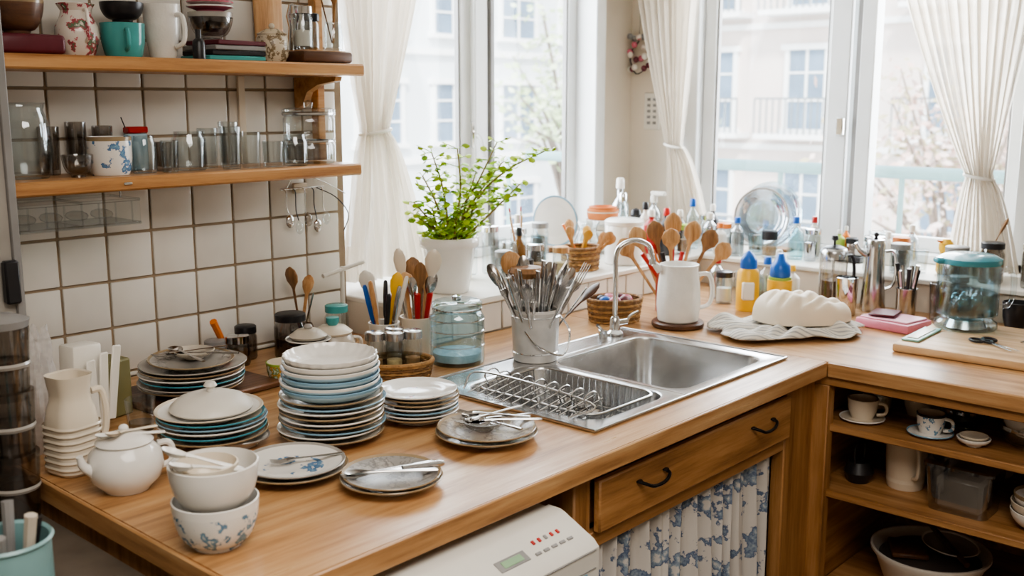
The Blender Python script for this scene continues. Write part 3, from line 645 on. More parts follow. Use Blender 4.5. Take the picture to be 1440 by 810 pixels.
def f(b):
    b.lathe([(0,0),(.058,0),(.06,.003),(.066,.13),(.070,.135),(.070,.142),(.064,.142),(.057,.01),(0,.01)],M('enamel_white','#cfccc7',.3,var=.14,ns=18),36)
    for z in (.02,.12): b.lathe([(.0595+z*.05,z),(.0625+z*.05,z+.003),(.0595+z*.05,z+.006)],CHROME,36)
    b.tube(sp([(.06,-.03,.12),(.085,-.05,.07),(.02,-.08,.02),(-.05,-.055,.05),(-.065,-.02,.09)],6),.003,CHROME,6)
    rr_=random.Random(3)
    for k in range(38):
        a=rr_.uniform(0,6.28); t=rr_.uniform(.05,.7); L=rr_.uniform(.20,.26); o=(.02*cos(a),.02*sin(a),.03); d=(t*cos(a),t*sin(a),1)
        q=k%4; up=(.7+.3*cos(a*3),.7,0)
        if q==0: spoon(b,o,d,L,CUTL,.018,up=up)
        elif q==1: fork(b,o,d,L,CUTL,up=up)
        elif q==2: b.tube([Vector(o),Vector(o)+Vector(d).normalized()*L*.6,Vector(o)+Vector(d).normalized()*L],[.003,.005,.008],CUTL,8,(.35,1))
        else: knife(b,o,d,L*.95,CUTL,CUTL,up=up)
    wspoon(b,(0,0,.03),(.95,-.55,1.0),.25,DWOOD,.024,up=(0,0,1)); wspoon(b,(0,.01,.03),(-.1,.25,1),.27,SPW,.03,up=(.7,.7,0))
    b.lathe([(0,.225),(.04,.225),(.05,.24),(.04,.252),(0,.255)],SPW2,24,(-.015,.02,0))
obj('cutlery_bucket',2.065,1.778,CT+.0065,f)
b=B('kitchen_trolley'); b.bb(.30,.765,1.25,2.15,.765,.79,M('trolley_top','#5f564c',.5,var=.2),.004)
for x in (.33,.73):
    for y in (1.28,2.12): b.tube([(x,y,0),(x,y,.765)],.012,GRYPL,10)
b.bb(.32,.74,1.27,2.13,.35,.365,GRYPL,.003)
b.done()
def f(b):
    b.lathe([(0,0),(.056,0),(.06,.004),(.060,.145),(.064,.150),(.061,.154),(.057,.15),(.055,.01),(0,.01)],TEALT,36)
    for k in range(6):
        a=k*1.05; b.tube([(.02*cos(a),.02*sin(a),.03),(.045*cos(a),.045*sin(a),.17+.02*(k%2))],[.006,.009],[DARKM,GRYPL,CRM2][k%3],8)
obj('teal_enamel_tin',.535,1.445,.79,f)
def f(b):
    for k in range(3): tumbler(b,.044,.13,GLD,(0,0,k*.115),.8); b.lathe([(.040,k*.115+.06),(.0425,k*.115+.065),(.041,k*.115+.07)],GRYC,24)
    tumbler(b,.036,.16,GLD,(-.005,.088,0),.85); tumbler(b,.034,.14,GL,(-.08,.03,0),.85); b.lathe([(0,.362),(.043,.362),(.046,.375),(.02,.385),(0,.385)],GRYPL,24)
    b.tube(sp([(-.04,-.02,.34),(-.07,-.03,.30),(-.07,-.03,.15),(-.04,-.02,.1)],5),.006,DARKM,8)
obj('stacked_smoked_glasses',.722,1.872,.79,f)
def f(b):
    rings=[]
    for z,w in ((0,.078),(.006,.088),(.05,.090),(.10,.084),(.125,.076),(.14,.066),(.155,.064),(.175,.070),(.19,.074)): rings.append(rr(0,0,w,w,w*.33,z,6))
    rings.append(rr(0,0,.066,.066,.021,.188,6)); rings.append(rr(0,0,.054,.054,.017,.15,6))
    b.loft(rings,CRM,True,True)
    for k in range(7): b.loft([rr(0,0,.091,.091,.03,.012+k*.013,6),rr(0,0,.094,.094,.031,.015+k*.013,6),rr(0,0,.091,.091,.03,.019+k*.013,6)],CRM)
    handle(b,.042,.05,.15,.024,CRM,.007,-.3)
obj('ribbed_cream_bottle',.838,1.885,Z,f,.2)
def f(b):
    b.box((0,0,.10),(.07,.05,.19),WPL,.006,segs=2,ry=.05)
    b.box((.115,.06,.065),(.07,.07,.13),M('olive_box','#79744f',.6),.004)
    for k in range(3): b.box((.0+.026*k,-.04,.085+.01*k),(.022,.006,.16),WPL,.003,ry=.10*(k)-.04)
obj('paper_carton_group',.955,2.09,Z,f,.2)
def bag(name,x,y,z,rx,ry,h,seed):
    b=B(name); R=random.Random(seed); ph=[R.uniform(0,6) for _ in range(8)]
    def fn(u,v):
        a=2*pi*u; t=v; k=(1-.7*t**1.6)*(1+.14*sin(3*a+ph[0]+3*t)+.12*sin(7*a+ph[1]-4*t)+.07*sin(13*a+ph[2]+9*t))
        if v>.75: k*=1+.9*(v-.75)/.25
        return (rx*k*cos(a),ry*k*sin(a),h*t+.014*sin(5*a+ph[3])*t)
    b.grid(fn,60,16,BAG); b.done((x,y,z+.001))
bag('plastic_bag',.855,2.06,Z,.042,.042,.24,1)
# ================================================================= PLANT + LEDGE 1
LZ=.9625
b=B('potted_plant')
b.lathe([(0,0),(.057,0),(.060,.004),(.081,.138),(.091,.143),(.093,.170),(.087,.173),(.08,.153),(0,.148)],WHT,40); b.lathe([(0,.155),(.080,.151)],SOIL,30)
R=random.Random(11)
def leaf(p,d,s,m):
    d=Vector(d).normalized(); u=d.cross(Vector((R.uniform(-1,1),R.uniform(-1,1),1))).normalized(); n=d.cross(u)
    pts=[p,p+d*s*.35+u*s*.42+n*s*.08,p+d*s*.8+u*s*.38,p+d*s*1.05,p+d*s*.8-u*s*.38,p+d*s*.35-u*s*.42+n*s*.08]
    c=p+d*s*.55-n*s*.07
    b.add(pts+[c],[(0,1,6),(1,2,6),(2,3,6),(3,4,6),(4,5,6),(5,0,6)],m)
stems=[[(0,0,.15),(-.01,0,.25),(-.03,.0,.34),(-.05,.02,.43)],[(.02,0,.15),(.05,-.03,.25),(.10,-.06,.33),(.15,-.09,.40)],[(-.02,.01,.15),(-.05,.03,.22),(-.09,.06,.28)],[(.01,.02,.15),(.06,0,.22),(.12,-.04,.27),(.19,-.10,.29)],
 [(0,-.02,.15),(.01,-.03,.24),(.06,-.06,.33),(.10,-.11,.46)],[(-.01,0,.15),(-.03,.02,.20),(-.05,.02,.26)],[(.02,.02,.15),(.04,.0,.2),(.07,-.03,.24)],[(-.02,-.02,.15),(-.05,0,.19),(-.10,.04,.24)],[(.02,-.02,.15),(.08,-.06,.3),(.15,-.12,.38),(.24,-.18,.43)],[(.02,-.02,.15),(.04,-.03,.26),(.07,-.05,.37)],[(-.01,-.01,.15),(-.04,.01,.27),(-.07,.04,.36)],[(.02,-.02,.15),(.10,-.08,.24),(.17,-.14,.33)],[(0,0,.15),(.03,-.02,.3),(.02,-.02,.44)]]
for st in stems:
    pts=sp(st,5); b.tube(pts,[.0045*(1-.6*i/len(pts)) for i in range(len(pts))],STEM,6)
    for i,pt in enumerate(pts):
        if pt.z<.17: continue
        for k in range(3):
            a=R.uniform(0,6.28); q=Vector((cos(a),sin(a),R.uniform(-.2,.7))); e=pt+q.normalized()*R.uniform(.012,.035)
            b.tube([pt,e],.0012,LEAF2,4)
            for _ in range(2): leaf(e,(q.x+R.uniform(-.5,.5),q.y+R.uniform(-.5,.5),R.uniform(-.3,.5)),R.uniform(.014,.027),LEAF if R.random()<.8 else LEAF2)
for k in range(90):
    a=R.uniform(0,6.28); r_=R.uniform(.02,.09); p_=Vector((r_*cos(a),r_*sin(a),.155+R.uniform(0,.06))); leaf(p_,(cos(a),sin(a),R.uniform(0,.8)),R.uniform(.016,.030),LEAF if k%3 else LEAF2)
b.done((2.215,2.26,LZ),ang=80)
def clutter(name,pos,items,rz=0):
    """group of small jars / bottles standing together; item=(kind,x,y,r,h,mat,cap)"""
    def f(b):
        for (k,x,y,r,h_,m,c) in items:
            if k=='j': jar(b,r,h_,m,c,None,.5,(x,y,0))
            elif k=='f': jar(b,r,h_,GL,c,m,.55,(x,y,0))
            elif k=='b': bottle(b,r,h_,m,c,c=(x,y,0))
            elif k=='t': tumbler(b,r,h_,m,(x,y,0))
            elif k=='o': bowl(b,r,h_,0,m,rim=c,c=(x,y))
            elif k=='c': cup(b,r,h_,m,a=-1.2,inn=CRM,c=(x,y,0))
    obj(name,pos[0],pos[1],pos[2],f,rz)
clutter('glass_jar_group',(2.40,2.20,LZ),[('j',0,0,.030,.10,GL,GRYPL),('j',.07,.04,.028,.13,GL,None),('f',.13,-.02,.028,.11,SPICE,CHROME),('j',.065,-.035,.026,.07,GLD,DARKM),('j',.20,.03,.028,.14,GLB,None),('f',.25,-.03,.028,.09,PASTA,SPW),('b',.14,.06,.022,.17,M('amber_bottle','#7d5324',.2),DARKM)])
clutter('glass_jar_group',(2.42,2.40,LZ),[('b',0,0,.026,.21,M('straw_oil','#bda45c',.3),SPW),('b',.06,.03,.025,.24,GL,SPW),('j',.13,0,.030,.15,GL,CHROME),('t',.20,.03,.030,.11,GL,None),('b',.27,.0,.024,.19,GL,WPL),('f',.33,.05,.03,.12,WPL,CHROME),('t',.39,.0,.028,.10,GLB,None),('j',.45,.05,.032,.13,GL,GRYPL)])
def f(b): 
    for k in range(6): b.tube([(0,0,.02),(-.05+.02*k,.02*(k%3),.20+.012*(k%3))],.003,[SPW,CUTL,RED][k%3],6)
    crock(b,.03,.09,STEELB)
obj('chopstick_cup',2.60,2.31,LZ,f)
def f(b):
    b.box((0,.03,.01),(.14,.05,.018),SPW2,.004)
    T0=b.T; b.T=Matrix.Translation((0,.035,.118))@Matrix.Rotation(radians(80),4,'X'); plate(b,.10,0,WHT,BLUR,WHT); plate(b,.095,-.02,WHT,GRYC,c=(.02,-.004)); b.T=T0
obj('upright_plate_rack',3.08,2.54,LZ,f,-.35)
def f(b):
    z=0
    for k in range(5): bowl(b,.076-.003*k,.045,z,[WHT,CRM,WHT,CRM2,WHT][k],inn=CRM); z+=.021
    bowl(b,.062,.05,z,TERR,foot=.6); z+=.018; bowl(b,.062,.045,z,CRM,rim=TERR,foot=.6); z+=.015; bowl(b,.055,.04,z,TERR,foot=.6)
obj('bowl_stack',3.21,2.42,LZ,f)
obj('glass_carafe',3.04,2.36,LZ,lambda b:(b.lathe([(0,0),(.05,0),(.055,.01),(.05,.07),(.035,.10),(.035,.12),(.045,.135),(.043,.136),(.032,.11),(.046,.07),(.05,.012),(0,.01)],GL,30),handle(b,.045,.04,.12,.03,GL,.005,-.8)))
YW=M('yellow_wood','#cf9c3e',.5)
def f(b):
    woven(b,.065,.055,.075,WICKD,WICK,8,18)
    for k in range(7):
        a=k*.9; wspoon(b,(.02*cos(a),.02*sin(a),.02),(.5*cos(a)+.25,.5*sin(a)-.2,.8),.14+.01*(k%3),[SPW,YW,SPW][k%3],.017,up=(.7,.7,0))
    b.tube([(0,0,.03),(-.05,.04,.16)],.005,ORG,8)
obj('utensil_basket',2.82,2.22,LZ,f)
obj('glass_bottle',3.46,2.52,LZ,lambda b:bottle(b,.038,.27,GLW,WPL,sh=.55,nk=.35))
obj('glass_bottle',3.37,2.44,LZ,lambda b:bottle(b,.03,.22,GLB,CHROME,sh=.5,nk=.4))
obj('spray_bottle',3.56,2.42,LZ,lambda b:(bottle(b,.034,.2,GLW,WPL),b.box((0,-.02,.205),(.02,.07,.02),WPL,.005)))
obj('white_ceramic_canister',3.035,2.19,LZ,lambda b:(b.lathe([(0,0),(.066,0),(.07,.005),(.07,.14),(.066,.146),(0,.148)],WHT,36),b.lathe([(.069,.141),(.072,.143),(.072,.155),(.06,.163),(0,.165)],WHT,36)))
obj('pepper_mill',3.22,2.27,LZ,lambda b:b.lathe([(0,0),(.024,0),(.026,.01),(.018,.05),(.026,.10),(.022,.13),(.014,.14),(.022,.155),(.016,.175),(0,.182)],DARKM,24))
BSA=M('brown_sauce','#6e2a1a',.25)
clutter('sauce_bottle_group',(3.31,2.26,LZ),[('b',0,0,.030,.17,RED,WPL),('b',.06,-.04,.026,.15,BSA,YEL),('b',.0,-.07,.028,.18,DARKM,RED),('f',.08,-.10,.028,.10,SPICE,GRN),('t',.12,.03,.03,.12,GL,None),('b',.14,-.04,.025,.16,GL,WPL),('b',.06,.07,.026,.19,WPL,DARKM)])
clutter('windowsill_jar_group',(3.525,2.13,LZ),[('b',0,0,.028,.15,GLW,WPL),('j',.06,.05,.03,.12,GL,CHROME),('b',.0,.08,.026,.20,GLB,BLU),('f',.08,-.02,.028,.09,WPL,ORG),('b',.12,.06,.024,.17,DARKM,WPL),('o',.14,.15,.05,.05,WHT,BLUR),('t',.02,.16,.03,.10,GL,None)])
# ================================================================= BEHIND SINK
def f(b):
    woven(b,.078,.062,.070,WICKD,WICK,9,20)
    for k in range(9): b.ell((.04*cos(k*.9),.03*sin(k*.9),.068),(.022,.018,.016),[PINKD,BURG,PINK,DARKM,BLU][k%5],10,6)
obj('wicker_basket',2.63,1.93,Z,f,-.6)
obj('wooden_trivet',2.70,1.735,Z,lambda b:(b.lathe([(0,0),(.078,0),(.082,.004),(.082,.014),(.078,.018),(0,.018)],DWOOD,36)))
def f(b):
    p=[(0,.002),(.060,0),(.064,.004),(.069,.05),(.065,.12),(.058,.165),(.061,.178),(.058,.179),(.054,.165),(.058,.1),(.058,.02),(0,.015)]
    b.lathe(p,SPECK,40,fn=lambda a,z:1+.012*cos(a*10)); handle(b,.063,.035,.145,.045,WHT,.007,-.75,(1,1)); b.tube([(-.046,.04,.160),(-.064,.052,.182)],[.014,.009],SPECK,10)
obj('ceramic_pitcher',2.70,1.735,Z+.0185,f)
def f(b):
    crock(b,.055,.13,M('brick_crock','#a03a26',.3,var=.15))
    cfg=[(-.62,.55,.26),(-.42,.35,.28),(-.15,.2,.28),(.08,.05,.30),(.3,-.15,.28),(.5,-.38,.27),(.75,-.65,.25),(-.2,-.1,.26)]
    for k,(dx,dy,L) in enumerate(cfg): wspoon(b,(dx*.04,dy*.04,.03),(dx*.8,dy*.8,1),L,[SPW,SPW,SPW2][k%3],.031,up=(.7,.7,0))
    for k in range(5): b.tube([(0,0,.05),(-.09+.03*k,.06-.02*k,.20+.01*(k%2))],[.005,.008],[RED,ORG,DARKM,RED,RED][k],8)
obj('wooden_spoon_jar',2.88,1.88,Z,f)
obj('squeeze_bottle',3.07,1.70,Z,lambda b:(b.lathe([(0,0),(.036,0),(.038,.005),(.038,.07),(.036,.13),(.026,.145),(0,.146)],YEL,28),b.lathe([(.028,.143),(.028,.17),(.018,.19),(.006,.2),(0,.205)],BLU,24),b.box((-.03,-.018,.07),(.02,.04,.06),WPL,.004,rz=.7)))
def f(b):
    b.lathe([(0,0),(.038,0),(.04,.005),(.04,.06),(.038,.11),(0,.115)],GRN,28); b.lathe([(.036,.06),(.041,.062),(.041,.10),(.036,.102)],YEL,28); b.lathe([(.033,.11),(.035,.115),(.033,.15),(.02,.165),(.01,.19),(0,.192)],BLU,24)
obj('dish_soap_bottle',3.16,1.63,Z,f)
clutter('cleaning_bottle_group',(3.24,1.72,Z),[('b',0,0,.03,.16,GL,BLU),('b',.065,-.06,.028,.13,WPL,YEL),('j',-.03,.08,.032,.09,GL,CHROME),('j',.05,.06,.035,.08,GLB,None),('f',-.12,.10,.03,.10,WPL,DARKM),('b',.12,.02,.026,.17,DARKM,WPL),('b',-.05,.17,.028,.15,GLW,RED),('t',.11,.12,.03,.09,GL,None)])
STR,nt,o=nodes('striped_towel'); bs=nt.nodes.new('ShaderNodeBsdfPrincipled'); nt.links.new(bs.outputs[0],o.inputs[0])
w=nt.nodes.new('ShaderNodeTexWave'); w.inputs['Scale'].default_value=34; w.inputs['Distortion'].default_value=1.0; w.bands_direction='Y'; nt.links.new(coords(nt),w.inputs['Vector'])
nt.links.new(ramp(nt,w.outputs['Fac'],[(.0,hx('#9a9b9d')),(.25,hx('#d2cdc4')),(1,hx('#e0dbd1'))]),bs.inputs['Base Color']); bs.inputs['Roughness'].default_value=.9
b=B('striped_dish_towel')
def ft(u,v):
    a=2*pi*u; q=(abs(cos(a))**4+abs(sin(a))**4)**-.25
    k=q*(1+.05*sin(3*a+1)+.05*sin(5*a)+.03*sin(11*a))
    x=.225*v*k*cos(a); y=.135*v*k*sin(a)+.02*sin(x*9)
    z=.005+(.011*(1+sin(x*38+3*sin(y*30)))+.012*(1+sin(y*58+x*26+1))+.007*(1+sin(a*14+v*6)))*(.3+.7*v)*(1-.7*v**8)
    return (x,y,z)
b.grid(ft,140,34,STR); ob=b.done((2.835,1.435,Z),-.85); sm=ob.modifiers.new('s','SOLIDIFY'); sm.thickness=.003; sm.offset=1
b=B('bread_dough')
def fd(u,v):
    a=2*pi*u; e=v*pi/2
    k=1+.06*sin(2*a+1)+.05*sin(3*a+.5)+.03*sin(5*a)
    r_=sin(e)**.8; X=.140*r_*k*cos(a); Y=.092*r_*k*sin(a); z=.088*cos(e)**.65
    z*=1-.22*cos(a-.3)*r_
    for (q,s_,dd,w_) in ((.055,.55,.022,.010),(-.012,.55,.018,.009),(.105,.5,.015,.008),(-.07,.45,.010,.008)):
        z-=dd*math.exp(-((Y*.9-(X-q)*s_*1.6)/w_)**2)*max(0,1-r_**6)
    z+=.006*sin(X*60+Y*40)*(1-r_**2)
    return (X,Y,max(0,z))
b.grid(fd,96,34,DOUGH); b.done((2.875,1.405,Z+.038),-.85,ang=85)
# ================================================================= RIGHT COUNTER ITEMS
def f(b):
    b.lathe([(0,0),(.042,0),(.045,.004),(.045,.02),(.043,.02,GLD),(.043,.165),(.045,.165,STEEL),(.046,.19),(.04,.20,DARKM),(.02,.21),(.004,.212),(.004,.225),(.012,.23),(.01,.243),(0,.245)],STEEL,32)
    b.lathe([(0,.02),(.038,.02),(.038,.09),(0,.09)],DWOOD,24); handle(b,.045,.04,.17,.035,DARKM,.006,-.6)
    for a in (0.5,2.1,3.6,5.2): b.tube([(.0445*cos(a),.0445*sin(a),.01),(.0445*cos(a),.0445*sin(a),.17)],.002,STEEL,6)
obj('french_press',3.33,1.52,Z,f)
obj('steel_tumbler',3.22,1.42,Z,lambda b:b.lathe([(0,0),(.030,0),(.032,.004),(.036,.125),(.034,.126),(.03,.02),(0,.02)],CHROME,30))
def f(b):
    b.lathe([(0,0),(.040,0),(.042,.006),(.034,.12),(.030,.21),(.032,.225),(.028,.24),(0,.25)],STEEL,32); b.ell((0,0,.256),(.009,.009,.009),DARKM,12,6)
    handle(b,.034,.07,.20,.035,STEEL,.005,-1.0); b.tube(sp([(-.028,.02,.19),(-.045,.035,.205),(-.055,.045,.23)],4),[.010,.010,.009,.009,.008,.008,.007,.006,.006],STEEL,10)
obj('steel_coffee_pot',3.35,1.385,Z,f)
def f(b): b.box((0,0,.014),(.14,.18,.028),PINK,.006,segs=2); b.box((0,0,.031),(.12,.16,.006),M('pink_lid','#e3a9b8',.3),.003); b.box((-.0,.03,.040),(.10,.08,.008),BURG,.003,rz=.3)
obj('pink_lunch_box',3.135,1.225,Z,f,-.15)
obj('chopping_board',3.05,.84,Z,lambda b:b.box((0,0,.012),(.44,.54,.024),BRD,.006,segs=2),.04)
obj('teal_ruler_tray',2.97,1.075,Z+.025,lambda b:(b.box((0,0,.003),(.20,.05,.006),M('pale_teal','#8fbcb2',.4),.002),b.box((0,0,.007),(.16,.03,.003),CRM,.001)),.04)
def f(b):
    b.lathe([(0,.0),(.085,0),(.09,.006),(.088,.02),(.075,.03),(.075,.035),(.088,.045),(.088,.18),(.084,.20),(.081,.20),(.084,.18),(.084,.045),(0,.04)],GLB,40)
    b.lathe([(0,.045),(.081,.045),(.081,.11),(0,.11)],GLT,32); b.lathe([(0,.004),(.06,.004),(.05,.028),(0,.03)],STEELB,32)
    b.lathe([(.088,.196),(.09,.2),(.09,.212),(.07,.222),(.02,.226),(0,.226)],TEALR,40); b.tube(sp([(.085,0,.17),(.13,0,.175),(.14,0,.12),(.13,0,.07),(.085,0,.06)],6),.008,GL,10,(1,1.3)); b.box((-.085,0,.205),(.04,.04,.018),TEALR,.006)
    for k in range(5): b.ell((.03*cos(k*1.3),.03*sin(k*1.3),.085),(.018,.018,.02),GLW,10,6)
obj('teal_glass_jug',3.165,1.02,Z+.025,f,-.8)
def f(b):
    crock(b,.033,.09,STEEL)
    for k in range(8): a=k*.9; b.tube([(.01*cos(a),.01*sin(a),.02),(.035*cos(a),.035*sin(a),.15+.01*(k%3))],[.004,.007],[DARKM,CUTL][k%2],8)
obj('cutlery_cup',3.345,1.27,Z,f)
obj('black_mug',3.36,.93,Z,lambda b:cup(b,.045,.085,DARKM,a=-.5,hnd=True))
obj('storage_jar_group',3.34,1.08,Z,lambda b:(jar(b,.036,.10,GL,DARKM,None),tumbler(b,.034,.12,GLD,(.0,.08,0)),jar(b,.03,.13,GL,GRYPL,SPICE,.5,(.05,.04,0))))
def f(b):
    for s in (-1,1):
        b.tube([(0,0,0),(.09,.012*s,0)],[.006,.002],STEEL,6,(.25,1)); pts=[(-.045+.022*cos(a*pi/8),.02*s+.016*sin(a*pi/8),0) for a in range(16)]; b.tube(pts,.004,DARKM,6,closed=True); b.tube([(0,0,0),(-.025,.012*s,0)],.004,DARKM,6)
obj('kitchen_scissors',2.98,.88,Z+.030,f,-2.2)
def f(b):
    for k in range(4): spoon(b,(0,.03*k,.005),(1,.1*k-.2,0),.13,CUTL,.016)
obj('loose_spoons',2.98,.74,Z+.030,f,-.5)
clutter('pantry_jar_group',(3.34,.80,Z),[('f',0,0,.04,.10,PASTA,GRYPL),('j',.0,-.09,.035,.08,GL,CHROME),('b',.01,-.17,.03,.18,GLD,DARKM),('f',-.03,-.26,.04,.13,SPICE,DARKM)])
# ledge 2
def f(b):
    T0=b.T; b.T=Matrix.Translation((.0,0,.140))@Matrix.Rotation(radians(-82),4,'Y'); plate(b,.130,0,GLW,GLB,GLW,h=.02); plate(b,.115,.018,GLW,GRYC,GLB,h=.018,c=(-.012,.03)); b.T=T0
    b.box((-.0,0,.006),(.07,.16,.012),SPW2,.003)
obj('glass_plate_on_stand',3.70,1.955,LZ,f,.1)
obj('black_lid_jar',3.52,1.865,LZ,lambda b:(jar(b,.03,.08,GL,DARKM,SPICE,.5,lidh=.03)))
clutter('windowsill_bottle_group',(3.47,1.98,LZ),[('j',0,0,.030,.09,GL,None),('b',.06,.03,.026,.14,GLW,BLU),('b',0,.07,.026,.12,WPL,ORG),('t',.07,-.045,.03,.08,GLB,None)])
clutter('windowsill_bottle_group',(3.54,1.77,LZ),[('b',0,0,.028,.16,GLB,BLU),('j',.06,-.04,.03,.10,GL,CHROME),('b',.07,.03,.026,.13,GLT,WPL),('t',.0,-.06,.026,.07,GLW,None),('b',.13,-.01,.024,.15,WPL,RED)])
def f(b): b.box((0,0,.012),(.10,.13,.022),DARKM,.004); bottle(b,.020,.09,GRN,WPL,c=(-.01,.035,.023)); jar(b,.022,.05,GLD,DARKM,None,.4,(0,-.01,.023)); b.box((0,-.045,.036),(.04,.03,.024),WPL,.004); bottle(b,.015,.10,ORG,WPL,c=(.034,.03,.023))
obj('black_tray',3.64,1.605,LZ,f)
clutter('glass_jar_group',(3.47,1.44,LZ),[('f',0,0,.036,.11,PASTA,CHROME),('j',.02,-.085,.034,.09,GL,GRYPL),('j',.09,.03,.034,.13,GL,None),('f',.11,-.05,.03,.10,WPL,TERR),('t',.075,-.13,.030,.08,GL,None),('b',.17,.02,.022,.12,WPL,WPL),('b',.18,-.06,.024,.15,GLW,WPL)])
def f(b):
    b.lathe([(0,0),(.024,0),(.03,.01),(.028,.05),(.018,.07),(.024,.085),(.024,.105),(.012,.12),(0,.122)],YEL,24); b.tube([(0,0,.105),(-.03,.02,.115)],[.008,.003],ORG,8)
obj('yellow_duck_figurine',3.58,1.235,LZ,f)
def f(b):
    jar(b,.04,.10,GL,GRYPL,None); jar(b,.038,.12,GLD,DARKM,SPICE,.5,(.03,-.1,0)); jar(b,.034,.09,GL,None,PASTA,.5,(.1,-.04,0)); wspoon(b,(.1,-.04,.02),(.1,-.4,1),.2,SPW2,.02)
obj('glass_jar_group',3.47,1.16,LZ,f)
clutter('glass_jar_group',(3.48,.93,LZ),[('b',0,0,.032,.18,GLD,DARKM),('f',.08,.02,.036,.12,SPICE,CHROME),('j',.02,-.09,.034,.14,GL,GRYPL)])
# ================================================================= CABINET ITEMS
S1=.667;S2=.475;S3=.15
obj('cup_and_saucer',2.715,1.13,S1,lambda b:(plate(b,.062,0,CRM,WHT,h=.010),cup(b,.042,.058,CRM,a=-1.2,c=(0,0,.006))))
obj('lidded_jar',2.85,1.145,S1,lambda b:(jar(b,.045,.075,GL,DARKM,PASTA,.6,lidh=.03)))
obj('stacked_cream_cup',2.87,1.035,S1,lambda b:(cup(b,.04,.07,CRM,hnd=False),cup(b,.04,.06,CRM2,hnd=False,c=(.09,-.02,0))))
obj('patterned_cup_and_saucer',2.71,.94,S1,lambda b:(plate(b,.06,0,WHT,BLUR,h=.010),cup(b,.038,.056,FLORB2,a=-1.5,c=(0,0,.006),rim=DARKM,inn=CRM)))
obj('glass_bowl',2.85,.90,S1,lambda b:(bowl(b,.065,.055,0,GLB,rim=GLW),bowl(b,.06,.05,.02,GL,rim=GLW)))
obj('white_dish',2.70,.825,S1,lambda b:(bowl(b,.042,.022,0,WHT),bowl(b,.036,.018,.010,CRM)))
obj('glass_bowl',2.78,.72,S1,lambda b:(bowl(b,.07,.06,0,GL,rim=GLW),bowl(b,.06,.05,.03,WHT)))
clutter('back_cup_group',(3.05,1.12,S1),[('c',0,0,.04,.07,WHT,None),('c',.02,-.11,.04,.065,CRM,None),('j',.0,-.21,.04,.09,GL,DARKM),('o',.02,-.32,.05,.05,WHT,BLUR),('c',-.06,-.30,.035,.06,BLUL,None)])
def f(b):
    b.lathe([(0,0),(.048,0),(.050,.004),(.056,.08),(.058,.15),(.062,.16),(.059,.161),(.054,.15),(.052,.02),(0,.015)],CRM,34); handle(b,.055,.04,.13,.03,CRM,.006,-2.4)
obj('cream_pitcher',2.80,1.03,S2,f)
CP=glass('cloudy_plastic',(.75,.75,.74),.4,.25,.8)
def f(b):
    rings=[rr(0,0,.12,.15,.02,0),rr(0,0,.14,.17,.02,.12),rr(0,0,.152,.182,.02,.122),rr(0,0,.152,.182,.02,.13),rr(0,0,.14,.17,.02,.135)]
    b.loft(rings,CP,True,True); b.box((0,0,.05),(.10,.12,.09),GRYC,.01)
obj('plastic_storage_bin',2.74,.85,S2,f)
obj('white_bowl_stack',2.73,.655,S2,lambda b:(bowl(b,.075,.05,0,WHT),bowl(b,.075,.05,.022,CRM),bowl(b,.07,.05,.044,WHT,rim=BRNR)))
obj('iron_kettle',2.75,1.145,S2,lambda b:(b.lathe([(0,0),(.03,0),(.042,.03),(.03,.06),(0,.065)],DARKM,28),b.tube(sp([(-.03,0,.05),(-.03,.0,.11),(.03,0,.11),(.03,0,.05)],5),.003,DARKM,6)))
obj('mixing_bowl_group',3.02,1.0,S2,lambda b:(bowl(b,.08,.08,0,GRYC,c=(0,.06)),bowl(b,.075,.06,.03,WHT,c=(0,.06)),bowl(b,.07,.06,0,GRYC,c=(0,-.13)),bowl(b,.07,.06,.03,DARKM,c=(0,-.13))))
def f(b): b.lathe([(0,0),(.11,0),(.12,.01),(.15,.09),(.165,.11),(.165,.118),(.158,.118),(.14,.09),(.11,.015),(0,.012)],WPL,44); b.lathe([(0,.07),(.12,.075),(.142,.088),(.13,.10),(.05,.108),(0,.11)],M('dark_lid','#4c4440',.4),36); b.tube([(-.05,-.12,.12),(.2,.15,.17)],[.009,.006],DWOOD,8); b.box((-.04,.05,.115),(.12,.10,.015),DWOOD,.004,rz=.5); plate(b,.08,.112,GRYC,WHT,c=(.04,-.04),tilt=.1)
obj('enamel_wash_basin',2.90,.98,S3,f)
def f(b): bowl(b,.12,.08,0,GRYC); b.tube([(.1,0,.07),(.24,.02,.10)],.009,DARKM,8); bowl(b,.10,.06,.04,DARKM)
obj('saucepan_stack',2.95,.60,S3,f,-2.0)
